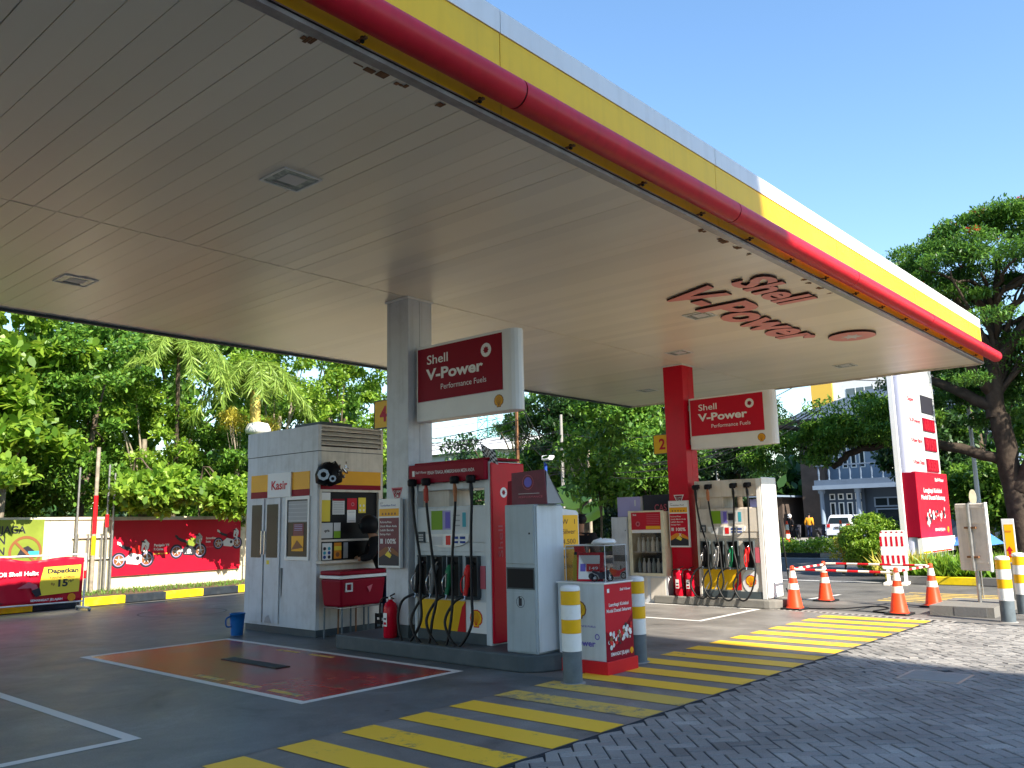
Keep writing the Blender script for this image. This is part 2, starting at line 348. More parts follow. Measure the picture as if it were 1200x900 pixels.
        if width:
            a = max(x.x for x in vs)-min(x.x for x in vs); sx = width/a
        P = [F.p(u+x.x*sx, v+x.y*sy, w+ext) for x in vs]; s.add(P, fs, m)
        if ext:
            from collections import Counter
            cnt = Counter(); dirn = {}
            for f in fs:
                for k in range(len(f)):
                    a, b = f[k], f[(k+1) % len(f)]; key = (min(a, b), max(a, b)); cnt[key] += 1; dirn[key] = (a, b)
            Q = [F.p(u+x.x*sx, v+x.y*sy, w) for x in vs]; nn = len(vs)
            s.add(P+Q, [(dirn[k][1], dirn[k][0], dirn[k][0]+nn, dirn[k][1]+nn) for k, c2 in cnt.items() if c2 == 1], side or m)
        return s
    def pecten(s, F, u, v, r, w=.003, ol='red_light', fill='yellow'):
        def outl(q, du=0):
            pts = []
            for k in range(29):
                a = R(-48+276*k/28); ra = r*q*(1+.035*math.cos(a*14))
                pts.append((u+ra*math.cos(a)*1.0, v+.06*r+ra*math.sin(a)*.98))
            pts += [(u-.5*r*q, v-.62*r*q), (u-.42*r*q, v-.98*r*q), (u+.42*r*q, v-.98*r*q), (u+.5*r*q, v-.62*r*q)]
            return pts
        # concave outline: fan of triangles about the centre
        for q, m, ww in ((1.0, ol, w), (.86, fill, w+.002)):
            o = outl(q); c = F.p(u, v, ww); vs = [c]+[F.p(a, b, ww) for a, b in o]
            s.add(vs, [(0, k+1, (k+1) % len(o)+1) for k in range(len(o))], m)
        for a in (-40, -26, -13, 0, 13, 26, 40):
            a = R(90+a*1.7); b0 = (u+math.cos(a)*.1*r, v-.72*r); b1 = (u+.72*r*math.cos(a), v+.06*r+.72*r*math.sin(a)); t = .022*r
            s.fp(F, [(b0[0]-t, b0[1]), (b0[0]+t, b0[1]), (b1[0]+t, b1[1]), (b1[0]-t, b1[1])], ol, w+.004)
        return s
    def flower(s, F, u, v, r, m, m2, w=.004):      # round emblem with a star shaped eye
        s.ring(F, u, v, r*.42, r, m, w); pts = []
        for k in range(16):
            a = 6.28319*k/16; q = r*(.58 if k % 2 == 0 else .36); pts.append((u+q*math.cos(a), v+q*math.sin(a)))
        c = F.p(u, v, w+.001); s.add([c]+[F.p(a, b, w+.001) for a, b in pts], [(0, k+1, (k+1) % 16+1) for k in range(16)], m2); return s
    def build(s, name, parent=None, bevel=0, origin=None, label=None):
        me = bpy.data.meshes.new(name); o = Vector(origin) if origin is not None else (Vector(parent_base(parent)) if parent else Vector((0, 0, 0)))
        me.from_pydata([(x-o.x, y-o.y, z-o.z) for x, y, z in s.v], [], s.f)
        for m in s.mats: me.materials.append(M[m])
        me.polygons.foreach_set('material_index', s.m); me.polygons.foreach_set('use_smooth', s.s); me.update()
        ob = bpy.data.objects.new(name, me); col.objects.link(ob)
        if parent: ob.parent = parent
        else: ob.location = o
        if bevel:
            b = ob.modifiers.new('bevel', 'BEVEL'); b.width = bevel; b.segments = 2; b.limit_method = 'ANGLE'; b.angle_limit = R(50); b.harden_normals = False
        if label: ob['label'] = label
        return ob
BASE = {}
def parent_base(o):
    while o.parent: o = o.parent
    return BASE.get(o.name, (0, 0, 0))
def thing(name, label, cat, loc, group=None):
    o = bpy.data.objects.new(name, None); col.objects.link(o); o.location = loc; o.empty_display_size = .2
    BASE[o.name] = tuple(loc); o['label'] = label; o['category'] = cat
    if group: o['group'] = group
    return o
def tag(o, label, cat, group=None):
    o['label'] = label; o['category'] = cat
    if group: o['group'] = group
    return o
def struct(o, stuff=False): o['kind'] = 'stuff' if stuff else 'structure'; return o
def copy_tree(o, loc, label, rz=None, group=None):
    def rec(a, par):
        c = a.copy(); col.objects.link(c)
        if par: c.parent = par
        for ch in [x for x in KIDS if x.parent == a]: rec(ch, c)
        return c
    KIDS = list(bpy.data.objects); c = rec(o, None); c.location = loc; c['label'] = label
    if rz is not None: c.rotation_euler.z = rz
    if group: c['group'] = group
    return c
def smooth(pts, n=6):
    pts = [Vector(p) for p in pts]; out = []
    q = [pts[0]]+pts+[pts[-1]]
    for i in range(1, len(q)-2):
        for k in range(n):
            t = k/n; a, b, c, d = q[i-1], q[i], q[i+1], q[i+2]
            out.append(.5*((2*b)+(c-a)*t+(2*a-5*b+4*c-d)*t*t+(3*b-a-3*c+d)*t**3))
    out.append(pts[-1]); return out

# ------------------------------------------------------------------ ground
def sheet(name, pts, z, m):
    b = MB().poly([(x, y, z) for x, y in pts], m); o = b.build(name); return struct(o)
sheet('ground', [(-900, -900), (900, -900), (900, 900), (-900, 900)], -.012, 'far_ground')
sheet('forecourt', [(-14, -22), (20.3, -22), (20.3, 18.4), (-14, 18.4)], 0, 'forecourt')
sheet('exit_lane', [(14.35, -22), (20.3, -22), (20.3, 18.4), (14.35, 18.4)], .002, 'exit_floor')
sheet('lane_floor', [(-14, 5.52), (6.9, 5.52), (6.9, 9.3), (8.9, 9.3), (8.9, 18.4), (-14, 18.4)], .002, 'lane_floor')
sheet('road', [(20.3, -80), (32.2, -80), (32.2, 110), (20.3, 110)], -.006, 'asphalt')
sheet('far_road', [(34.4, -80), (46, -80), (46, 110), (34.4, 110)], -.004, 'asphalt')
sheet('sidewalk', [(46, -80), (61.5, -80), (61.5, 110), (46, 110)], -.001, 'concrete')
mk = MB()
for y in range(-40, 80, 6): mk.box(26.1, 26.25, y, y+3, -.006, -.002, 'road_white')
for x in (20.7, 31.6): mk.box(x, x+.12, -60, 90, -.006, -.002, 'road_white')
struct(mk.build('road_marking'))
# herringbone paving in front of the canopy
def paving():
    vs = []; fs = []; s = .108; ca, sa = math.cos(R(45)), math.sin(R(45)); g = .0055; rnd = random.Random(3)
    def inside(x, y): return -1.5 < x < 13.9 and -3.2 < y < 3.86 and (x < 13.0+ (3.9-y)*0+.6)
    def brick(x0, y0, x1, y1):
        cx, cy = (x0+x1)/2*s, (y0+y1)/2*s
        X, Y = cx*ca-cy*sa, cx*sa+cy*ca
        if not inside(X, Y): return
        hx, hy = (x1-x0)/2*s, (y1-y0)/2*s; tx, ty = rnd.gauss(0, .011), rnd.gauss(0, .011); dz = rnd.gauss(0, .0014)+(-.004 if rnd.random() < .02 else 0)
        k = len(vs)
        for q, z in ((g*.3, -.02), (g, .003), (g+.004, .007)):
            for sx, sy in ((-1, -1), (1, -1), (1, 1), (-1, 1)):
                lx, ly = sx*(hx-q), sy*(hy-q); px, py = cx+lx, cy+ly
                wx, wy = px*ca-py*sa, px*sa+py*ca
                vs.append((wx, min(wy, 3.868), z+dz+lx*tx+ly*ty))
        for a in (0, 4):
            for j in range(4): fs.append((k+a+j, k+a+(j+1) % 4, k+a+4+(j+1) % 4, k+a+4+j))
        fs.append((k+8, k+9, k+10, k+11))
    for i in range(-150, 190):
        for j in range(-190, 150):
            t = (i-j) % 4
            if t == 0: brick(i, j, i+2, j+1)
            elif t == 2: brick(i, j-1, i+1, j+1)
    me = bpy.data.meshes.new('paving'); me.from_pydata(vs, [], fs); me.materials.append(M['paver']); me.update()
    o = bpy.data.objects.new('paving', me); col.objects.link(o); struct(o)
paving()
b = MB(); b.box(-3, 13.7, -3.4, 3.868, -.001, .0005, 'kerb_black'); struct(b.build('paving_bed'))
b = MB(); b.box(-3, 13.75, 3.872, 3.896, 0, .004, 'kerb_black'); struct(b.build('paving_edge'))
# zebra crossing
zb = MB(); rr = random.Random(5)
for k in range(-5, 18):
    x = 3.63+.568*k; wx = .31; m = 'road_yellow_worn' if k in (4, 5) else 'road_yellow'
    zb.poly([(x, 5.49, .004), (x+.02, 3.91, .004), (x+wx+.02, 3.91, .004), (x+wx, 5.49, .004)][::-1], m)
struct(zb.build('zebra_crossing'))
zb = MB()
for k in range(7):
    x = 16.35+.3*k; zb.poly([(x, 3.2, .004), (x+.14, 3.2, .004), (x+.14, 5.6, .004), (x, 5.6, .004)], 'road_yellow_worn')
struct(zb.build('far_zebra_crossing'))
ln = MB()
def line(x0, y0, x1, y1, w=.09, z=.004, m='road_white'):
    d = Vector((x1-x0, y1-y0, 0)).normalized(); n = Vector((-d.y, d.x, 0))*w/2
    a, c = Vector((x0, y0, z)), Vector((x1, y1, z)); ln.poly([a-n, c-n, c+n, a+n], m)
for x0, x1, y0, y1 in ((4.67, 6.62, 6.67, 11.3), (11.92, 13.9, 6.75, 11.4)):
    line(x0, y0-.045, x0, y1+.045); line(x1, y0-.045, x1, y1+.045); line(x0+.045, y0, x1-.045, y0); line(x0+.045, y1, x1-.045, y1)
line(3.12, 6.57, 3.12, 11.2, .1); line(-6, 6.62, 3.07, 6.62, .1); line(15.92, 6.75, 17.24, 6.6)
struct(ln.build('bay_line'))
b = MB(); b.box(4.72, 6.57, 6.72, 11.25, 0, .0035, 'bay_graphic'); 
for y in (6.95, 7.65, 8.35): b.box(4.8, 4.88, y, y+.5, .0035, .0045, 'road_yellow_worn')
for y in (8.6, 9.3): b.box(6.4, 6.47, y, y+.45, .0035, .0045, 'road_yellow_worn')
b.box(5.56, 5.74, 8.45, 9.62, .0036, .012, 'black')
for k in range(14): b.box(5.57, 5.73, 8.5+.08*k, 8.53+.08*k, .012, .015, 'dark_grey')
struct(b.build('bay_floor'))
b = MB()
for x, y, r in ((3.4, 14.6, .95), (8.2, 15.6, .8), (1.0, 15.8, 1.0)): b.ring(Fr((x, y, 0), (1, 0, 0), (0, 1, 0)), 0, 0, r-.035, r, 'concrete_dark', .004, 40)
struct(b.build('floor_cover_ring'))
b = MB()
for k in range(30):
    y = 3.65+.108*k; x = 13.62+.0*y; b.box(x+(y-3.65)*.14, x+.09+(y-3.65)*.14, y, y+.05, .001, .006, 'black'); 
b.poly([(13.55, 3.6, .003), (13.8, 3.6, .003), (14.26, 6.95, .003), (14.0, 6.95, .003)], 'concrete')
struct(b.build('drain_channel'))
# refuelling islands
def island(x0, x1, y0, y1, h, m, name):
    r = (x1-x0)/2; pts = []
    for k in range(13):
        a = math.pi+math.pi*k/12; pts.append(((x0+x1)/2+r*math.cos(a), y0+r*.55+r*.55*math.sin(a)))
    pts += [(x1, y1), (x0, y1)]
    b = MB(); b.prism(Fr((0, 0, 0), (1, 0, 0), (0, 1, 0)), pts, 0, h, m); return struct(b.build(name, bevel=.02))
island(6.92, 8.05, 5.78, 9.2, .18, 'kerb_paint', 'island_kerb')
island(13.97, 15.1, 6.35, 8.85, .15, 'concrete_mid', 'island_kerb')
b = MB(); b.box(14.42, 15.9, 3.25, 4.15, 0, .15, 'concrete_mid'); b.box(14.415, 14.42, 3.35, 3.8, .005, .145, 'concrete_dark')
struct(b.build('sign_kerb', bevel=.01))
# kerb with black and yellow blocks below the left wall, planting strip behind
kd = Vector((4.11, .42, 0)).normalized(); k0 = Vector((7.62, 18.75, 0)); kn = Vector((-kd.y, kd.x, 0))
b = MB()
for k in range(-14, 14):
    a = k0+kd*(k*.97); c = a+kd*.965; m = 'kerb_yellow' if k % 2 == 0 else 'kerb_black'
    b.add([a, c, c+kn*.15, a+kn*.15]+[p+Vector((0, 0, .17)) for p in (a, c, c+kn*.15, a+kn*.15)], BOXF, m)
struct(b.build('kerb', bevel=.012))
a = k0-kd*14+kn*.15; c = k0+kd*14+kn*.15
b = MB(); b.add([a, c, c+kn*14, a+kn*14]+[p+Vector((0, 0, .14)) for p in (a, c, c+kn*14, a+kn*14)], BOXF, 'soil'); struct(b.build('planting_strip'))
sheet('left_ground', [(-60, 20), (40, 24), (40, 120), (-60, 120)], .1, 'soil')
# planted bed at the roadside with yellow blocks
b = MB()
b.box(20.7, 27.5, -14, 6.7, -.01, .13, 'soil')
for k in range(22):
    y = 6.75-.95*k; m = 'kerb_yellow' if k % 2 == 1 else 'concrete_dark'; b.box(20.55, 20.7, y-.93, y, 0, .17, m)
    b.box(27.5, 27.65, y-.93, y, 0, .17, 'concrete_dark')
for k in range(7): b.box(20.7+.98*k, 20.7+.98*k+.96, 6.7, 6.85, 0, .17, 'kerb_yellow' if k % 2 == 0 else 'kerb_black')
struct(b.build('roadside_bed', bevel=.01))
b = MB()
b.box(32.35, 34.35, -60, 90, -.01, .13, 'soil')
for k in range(90):
    y = -50+1.5*k; b.box(32.2, 32.35, y, y+1.47, 0, .16, 'concrete' if k % 2 else 'kerb_black')
struct(b.build('median_kerb'))
# ------------------------------------------------------------------ canopy
CX0, CX1, CY0, CY1, CZ = -9.0, 18.72, 3.92, 12.3, 4.5
can = thing('canopy', 'large white filling station canopy with red and yellow edge over the pumps', 'canopy', (4.9, 8.1, CZ))
b = MB(); pw = .201; x = CX0+.02
while x < CX1-.01:                                  # soffit boards run across, one shallow lapped tray each
    x1 = min(x+pw, CX1)
    for y0, y1 in ((CY0+.03, 8.13), (8.15, CY1-.03)):
        tz = random.gauss(0, .0006); tl = random.gauss(.0018, .0008); xa, xb = x+.0045, x1-.0045; za, zb = CZ+tz+tl, CZ+tz-tl
        b.add([(xa, y0, za), (xb, y0, zb), (xb, y1, zb), (xa, y1, za), (xa, y0, CZ+.03), (xb, y0, CZ+.03), (xb, y1, CZ+.03), (xa, y1, CZ+.03)], BOXF, 'soffit_metal')
    x = x1
b.box(CX0, CX1, CY0+.02, CY1-.02, CZ+.02, CZ+.05, 'black')
b.build('soffit', can)
b = MB(); b.box(CX0, CX1, CY0+.05, CY1-.05, CZ+.05, 5.3, 'grey_panel'); b.build('roof', can)
# fascia: white band above yellow, joints every few metres, on all sides
joint = [CX0+3.35*k for k in range(9)]+[CX1]
for nm, z0, z1, m, off in (('yellow_band', 4.53, 5.2, 'yellow_fascia', 0), ('white_band', 5.2, 5.39, 'white_fascia', .01)):
    b = MB()
    for a, c in zip(joint[:-1], joint[1:]):
        b.box(a+.004, c-.004, CY0-off, CY0+.045, z0, z1-.003, m); b.box(a+.004, c-.004, CY1-.045, CY1+off, z0, z1-.003, m)
    if nm == 'yellow_band': b.box(CX1-.03, CX1+.012, CY0+.002, CY1-.002, z0, z1-.003, 'white_gloss')
    else: b.box(CX1-.03, CX1+.014, CY0+.003, CY1-.003, z0, z1, 'white_gloss')
    b.build(nm, can)
b = MB(); b.box(CX0, CX1, CY0-.006, CY0+.03, 4.475, 4.53, 'steel'); b.box(CX0, CX1, CY0+.03, CY0+.09, CZ-.012, CZ-.001, 'steel'); b.box(CX0, CX1, CY0-.012, CY0-.006, 4.505, 4.515, 'black')
b.box(CX0, CX1, CY1-.04, CY1+.008, 4.46, 4.53, 'dark_grey'); b.box(CX1-.03, CX1+.01, CY0+.03, CY1-.04, 4.465, 4.528, 'offwhite'); b.build('edge_trim', can)
b = MB(); ty, tz = 3.77, 4.652
for a, c in zip(joint[:-1], joint[1:-1]+[19.1]): b.tube([(a+.008, ty, tz), (c-.008, ty, tz)], .112, 'red_tube', 28)
b.tube([(CX0, ty, tz), (19.05, ty, tz)], .107, 'black', 12); b.build('red_tube', can)
x = CX0+.4
while x < CX1-.1:
    k = MB(); k.box(x-.012, x+.012, 3.83, CY0, tz-.125, tz-.112, 'rust'); k.box(x-.01, x+.01, 3.86, 3.88, tz-.14, tz-.1, 'black'); k.build('bracket', can)
    x += 1.06
for (x, y) in ((3.95, 5.95), (3.9, 10.3), (10.95, 5.93), (13.2, 7.6), (16.85, 5.99), (16.6, 10.44), (10.9, 10.3), (-2.6, 6), (-2.6, 10.3)):
    b = MB(); F = Fr((x, y, CZ-.003), (1, 0, 0), (0, -1, 0)); h = .19
    for q in ((-h, h, h-.018, h), (-h, h, -h, -h+.018), (-h, -h+.018, -h+.018, h-.018), (h-.018, h, -h+.018, h-.018)): b.fb(F, q[0], q[1], q[2], q[3], 0, .012, 'white')
    fr = b.build('ceiling_light', can)
    b = MB(); b.fb(F, -h+.018, h-.018, -h+.018, h-.018, -.001, .004, 'lamp_glass'); b.fb(F, -.09, .1, -.08, .1, .004, .008, 'print_lightgrey'); b.tube([F.p(-.1, -.12, .01), F.p(.1, -.13, .01)], .006, 'steel', 6); b.build('diffuser', fr)
# rust gaps where boards meet the front edge
b = MB(); rr = random.Random(9)
for x, l in ((2.75, .09), (3.15, .28), (3.5, .1), (3.9, .05), (7.6, .12), (8.0, .2), (8.35, .14), (8.7, .07), (10.2, .06), (10.4, .07), (10.7, .12), (11.1, .05)):
    b = MB()
    for k in range(3): b.box(x+k*l/3, x+(k+.8)*l/3, CY0+.1+rr.uniform(0, .05), CY0+.13+rr.uniform(.02, .06), CZ-.008, CZ-.0035, 'rust')
    b.build('rust_patch', can)
# raised lettering fixed below the soffit
F = Fr((9.7, 5.73, CZ-.012), (1, 0, 0), (0, -1, 0))
b = MB(); b.text(F, 'Shell', -.12, .98, .5, 'letter_face', 0, .026, bold=.045, width=1.55, side='letter_side')
b.text(F, 'V-', -.18, .0, .72, 'letter_face', 0, .026, bold=.05, width=.9, side='letter_side')
b.text(F, 'Power', .78, .0, .72, 'letter_face', 0, .026, bold=.05, width=3.1, side='letter_side'); lt = b.build('sign_lettering', origin=(9.7, 5.73, CZ))
tag(lt, 'raised red words fixed under the white canopy ceiling near its front edge', 'lettering')
b = MB(); F = Fr((14.0, 4.82, CZ-.012), (1, 0, 0), (0, -1, 0)); pts = [(.37*math.cos(6.2832*k/32), .37*math.sin(6.2832*k/32)) for k in range(32)]
b.prism(F, pts, 0, .026, 'letter_side'); b.disc(F, 0, 0, .365, 'letter_face', .028, 32)
pts = [F.p(0, 0, .031)]+[F.p((.2 if k % 2 == 0 else .1)*math.cos(6.2832*k/16), (.2 if k % 2 == 0 else .1)*math.sin(6.2832*k/16), .031) for k in range(16)]
b.add(pts, [(0, k+1, (k+1) % 16+1) for k in range(16)], 'print_lightgrey'); dd = b.build('round_emblem', origin=(14.0, 4.82, CZ))
tag(dd, 'round red disc with pale flower fixed under the canopy beside the big words', 'emblem')
# columns
def column(x0, y0, h0, m, label):
    t = thing('canopy_column', label, 'column', (x0+.21, y0+.21, h0), 'columns carrying the canopy')
    b = MB(); b.box(x0, x0+.2, y0, y0+.42, h0+.15, CZ, m); b.box(x0+.204, x0+.42, y0+.001, y0+.419, h0+.15, CZ, m); b.build('shaft', t, bevel=.006)
    b = MB(); b.box(x0-.006, x0+.426, y0-.006, y0+.426, h0, h0+.15, 'dark_grey' if m == 'grey_panel' else 'red_deep'); b.build('plinth', t)
    b = MB(); b.box(x0-.02, x0+.44, y0-.02, y0+.44, CZ-.03, CZ-.004, 'white'); b.build('collar', t)
    F = FX(x0, y0+.42, 0); b = MB(); v = 2.02 if h0 > .16 else 2.0
    b.fp(F, [(.1, v), (.32, v), (.21, v-.23)], 'print_pink' if h0 > .16 else 'print_white', .003); b.fp(F, [(.125, v-.015), (.295, v-.015), (.21, v-.195)], 'red_deep', .005)
    b.text(F, '12 JAM', .21, v-.07, .035, 'print_white', .007, align='CENTER'); b.text(F, '24', .21, v-.13, .045, 'print_white', .007, align='CENTER', bold=.02); b.build('triangle_sticker', t)
    return t
c1 = column(7.19, 8.10, .18, 'grey_panel', 'grey white canopy column beside the cashier kiosk')
c2 = column(14.19, 8.13, .15, 'red_gloss', 'red painted canopy column behind the farther fuel pump')
# poster boards on the columns
def poster(x, y1, z0, label, faded):
    W, H = .42, .86; F = FX(x, y1, z0); t = thing('poster_board', label, 'poster', F.p(W/2, 0, 0), 'poster boards on the columns')
    b = MB(); b.fb(F, 0, W, 0, H, 0, .05, 'white'); b.build('frame', t, bevel=.006)
    b = MB(); s = .053; R2 = 'maroon_print' if faded else 'red'
    b.fq(F, .02, W-.02, .02, H-.02, 'print_white', s-.001)
    b.text(F, 'AYO', .04, .8, .018, 'print_dark', s, bold=.01); b.text(F, 'Tambahkan Poin!', .04, .765, .024, 'print_blue' if faded else 'print_dark', s, bold=.02, width=.3)
    b.fq(F, .02, W-.02, .64, .735, 'orange_yellow', s)
    for k in range(5): b.disc(F, .09+.06*k, .67, .016, 'print_brown', s+.002, 8)
    b.fq(F, .02, W-.02, .03, .62, R2, s); 
    for k, (tx, ww) in enumerate((('Performa Prima', .22), ('Untuk Mesin Anda', .32), ('Lebih Bersih', .26), ('Setiap Hari', .2))): b.text(F, tx, .04, .555-.05*k, .026, 'print_white', s+.002, bold=.015, width=ww)
    b.text(F, '100%', .13, .3, .06, 'print_white', s+.002, bold=.03, width=.2); b.fq(F, .045, .1, .3, .36, 'print_lightgrey', s+.002)
    b.fp(F, [(.02, .2), (.15, .26), (.3, .24), (W-.02, .18), (W-.02, .03), (.02, .03)], 'print_orange' if not faded else 'print_brown', s+.002)
    b.fp(F, [(.02, .12), (.2, .2), (W-.02, .14), (W-.02, .03), (.02, .03)], 'print_dark', s+.004)
    b.fp(F, [(.14, .16), (.2, .21), (.27, .16), (.24, .12)], 'print_yellow', s+.006); b.text(F, 'X', .2, .2, .06, 'print_white', s+.006, bold=.01)
    b.build('print', t); return t
poster(7.14, 8.56, 1.02, 'tall white framed poster with faded print on the grey column', True)
poster(14.14, 8.52, 1.03, 'tall white framed poster with bright red print on the red column', False)
# hanging double sided signs
def vsign(x, y1, z0, dull, label):
    W, H, D = 1.7, .97, .22; F = FX(x, y1, z0); t = thing('hanging_sign', label, 'sign', F.p(W/2, 0, 0), 'signs standing out from the columns')
    pts = []; 
    b = MB(); out = [(0, -D/2), (W-.12, -D/2)]
    for k in range(1, 8):
        a = R(-90+180*k/8); out.append((W-.12+.12*math.cos(a), D/2*math.sin(a)))
    out += [(W-.12, D/2), (0, D/2)]
    Ft = Fr(F.o-F.n*0, F.r, -F.n)    # outline in plan, extruded along height
    Ft.n = F.u; b.prism(Ft, [(a, c) for a, c in out], 0, H, 'white'); b.build('case', t, bevel=.008)
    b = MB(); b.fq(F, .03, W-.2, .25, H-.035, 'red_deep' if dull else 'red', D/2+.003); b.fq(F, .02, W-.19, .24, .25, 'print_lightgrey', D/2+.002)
    w0 = D/2+.006; m = 'print_white'
    b.text(F, 'Shell', .2, .72, .115, m, w0, bold=.015, width=.38); b.text(F, 'V-Power', .2, .52, .135, m, w0, bold=.045, width=1.0); b.text(F, 'Performance Fuels', .45, .375, .07, m, w0, width=.78)
    b.flower(F, 1.24, .76, .085, m, 'red_deep', w0); b.pecten(F, 1.43, .12, .075, w0-.004, 'print_brown', 'orange_yellow'); b.build('lettering', t)
    b = MB(); b.fb(F, -.05, .0, .1, .2, -.05, .05, 'steel'); b.fb(F, -.05, .0, .75, .85, -.05, .05, 'steel'); b.build('bracket', t)
    return t
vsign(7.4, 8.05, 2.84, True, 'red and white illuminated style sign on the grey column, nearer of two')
vsign(14.4, 8.08, 2.84, False, 'red and white sign on the red column, farther of two')
def numsign(x, y1, z0, ch, label):
    F = FX(x, y1, z0); t = thing('number_sign', label, 'sign', F.p(.18, 0, 0), 'pump number plates'); b = MB(); b.fb(F, 0, .37, 0, .36, -.02, .02, 'yellow'); b.fb(F, -.012, 0, -.012, .372, -.024, .024, 'dark_grey'); b.fb(F, .37, .382, -.012, .372, -.024, .024, 'dark_grey'); b.fb(F, 0, .37, -.012, 0, -.024, .024, 'dark_grey'); b.fb(F, 0, .37, .36, .372, -.024, .024, 'dark_grey'); b.build('plate', t)
    b = MB(); b.text(F, ch, .185, .085, .2, 'red', .023, align='CENTER', bold=.04); b.build('numeral', t)
numsign(7.35, 8.935, 2.84, '4', 'yellow plate with red numeral four on the grey column')
numsign(14.38, 8.935, 2.82, '2', 'yellow plate with red numeral two on the red column')

# ------------------------------------------------------------------ fuel pumps
def pump(x, y0, z0, header, label):
    W, D, H = 1.3, .56, 2.1; F = FX(x, y0+W, z0); t = thing('fuel_pump', label, 'fuel pump', (x+D/2, y0+W/2, z0), 'fuel pumps'); P = F.p
    pm = 'grey_light' if header else 'offwhite'; top = 1.9 if header else 1.98
    b = MB(); b.fb(F, 0, .05, 0, H-.02, -D, 0, pm); b.fb(F, W-.09, W-.002, 0, H-.02, -D, 0, 'white' if not header else pm); b.fb(F, .05, W-.09, 1.78, H-.02, -D, -.02, pm); b.build('frame', t, bevel=.008)
    b = MB(); b.fb(F, .05, W-.09, .06, 1.58, -D+.01, -.03, pm); b.fb(F, .05, .52, 1.58, 1.78, -D+.08, -.1, 'offwhite'); b.fb(F, .05, W-.09, 1.15, 1.565, -.03, -.008, pm); b.fb(F, .05, W-.09, 1.04, 1.145, -.03, -.014, pm); b.build('cabinet', t, bevel=.005)
    b = MB(); b.fb(F, .05, W-.09, .0, .12, -.05, -.01, 'dark_grey'); b.build('base_skirt', t)
    # side cladding (the -Y side)
    G = FY(x, y0, z0); b = MB(); b.fb(G, .0, D+.02, .02, H-.03 if header else H-.0, 0, .03, 'red_gloss' if header else 'white_gloss'); s = b.build('side_panel', t, bevel=.015)
    if header:
        b = MB(); b.flower(G, .2, 1.72, .06, 'print_white', 'red_deep', .033); Gv = Fr(G.p(.07, .92, 0), (0, 0, 1), (-1, 0, 0)); Gv.n = G.n; b.text(Gv, 'Shell', .05, -.1, .075, 'print_pink', .033, width=.36); b.build('lettering', s)
        b = MB(); b.fb(F, -.03, W-.02, 1.87, 2.1, .0, .07, 'red_deep'); b.fb(F, .0, W-.02, 2.1, 2.13, -D, .0, 'red_deep'); h = b.build('header', t, bevel=.01)
        b = MB(); b.text(F, 'Shell V-Power', .1, 1.99, .032, 'print_white', .073, width=.2, bold=.01); b.text(F, 'PENUH TENAGA, MEMBERSIHKAN MESIN ANDA', .32, 1.975, .04, 'print_white', .073, width=.8, bold=.01); b.fq(F, .04, .085, 1.96, 2.03, 'print_white', .073); b.build('lettering', h)
    b = MB(); cz = -.006
    b.fq(F, .3, .5, 1.3, 1.53, 'print_green', cz); b.fq(F, .5, .64, 1.3, 1.53, 'print_lilac', cz); b.fq(F, .55, .63, 1.32, 1.51, 'print_purple', cz+.002); b.fq(F, .66, .92, 1.3, 1.53, 'print_lightgrey', cz); b.fq(F, .84, .9, 1.33, 1.5, 'print_cyan', cz+.002)
    if not header: b.fq(F, .62, .8, 1.34, 1.5, 'print_grey', cz+.003); b.fq(F, .65, .77, 1.36, 1.48, 'print_dark', cz+.005)
    for k in range(3): b.fq(F, .68, .8, 1.34+.06*k, 1.355+.06*k, 'print_grey', cz+.002)
    b.build('notice_card', t)
    b = MB(); pts = [(.23, 1.13), (.24, 1.05), (.34, 1.0), (.5, .97), (.68, .97), (.86, 1.0), (.95, 1.05), (.97, 1.13)]; b.prism(F, [(a, v+.12) for a, v in pts], -.012, .018, 'white_gloss')
    b.fb(F, .3, .52, 1.12, 1.22, .018, .02, 'print_lightgrey'); b.fq(F, .58, .66, 1.12, 1.23, 'nozzle_red', .021)
    for q in (.7, .82): b.fq(F, q, q+.09, 1.19, 1.22, 'print_blue', .021); b.fq(F, q, q+.09, 1.14, 1.165, 'print_blue', .021)
    b.build('display', t)
    b = MB(); b.fb(F, .08, .19, 1.15, 1.28, -.01, .015, 'dark_grey'); 
    for i in range(3):
        for j in range(3): b.fb(F, .1+.027*i, .12+.027*i, 1.17+.03*j, 1.19+.03*j, .015, .02, 'print_lightgrey')
    b.build('keypad', t)
    b = MB()
    if header: b.fq(F, .08, .86, .12, .47, 'yellow', -.024); b.fp(F, [(.72, .12), (.86, .12), (.86, .47), (.8, .4)], 'red_light', -.022); b.fq(F, .87, W-.1, .12, .47, 'print_white', -.024); b.pecten(F, 1.03, .28, .1, -.022)
    else:
        b.fq(F, .08, .82, .14, .5, 'yellow', -.024)
        for a, c in ((.1, .22), (.28, .38), (.46, .56)): b.fp(F, [(a, .14), (a+.03, .14), (c, .3)], 'print_white', -.022)
        b.fp(F, [(.62, .14), (.82, .14), (.82, .5), (.72, .42), (.74, .3)], 'red_light', -.022); b.disc(F, 1.0, .3, .16, 'print_white', -.022, 24, .2); b.pecten(F, 1.0, .3, .1, -.019)
    b.build('lower_decal', t)
    b = MB(); b.fb(F, 1.12, 1.2, .62, .88, -.03, -.005, 'print_pink'); b.fb(F, .3, .38, .95, .98, -.03, -.005, 'steel'); b.build('side_label', t)
    hol = ((.1, .25), (.35, .52), (.62, .8), (.93, 1.1)); nozc = ('black', 'nozzle_grey', 'nozzle_green', 'nozzle_red'); sw = (.07, .32, .82, 1.09)
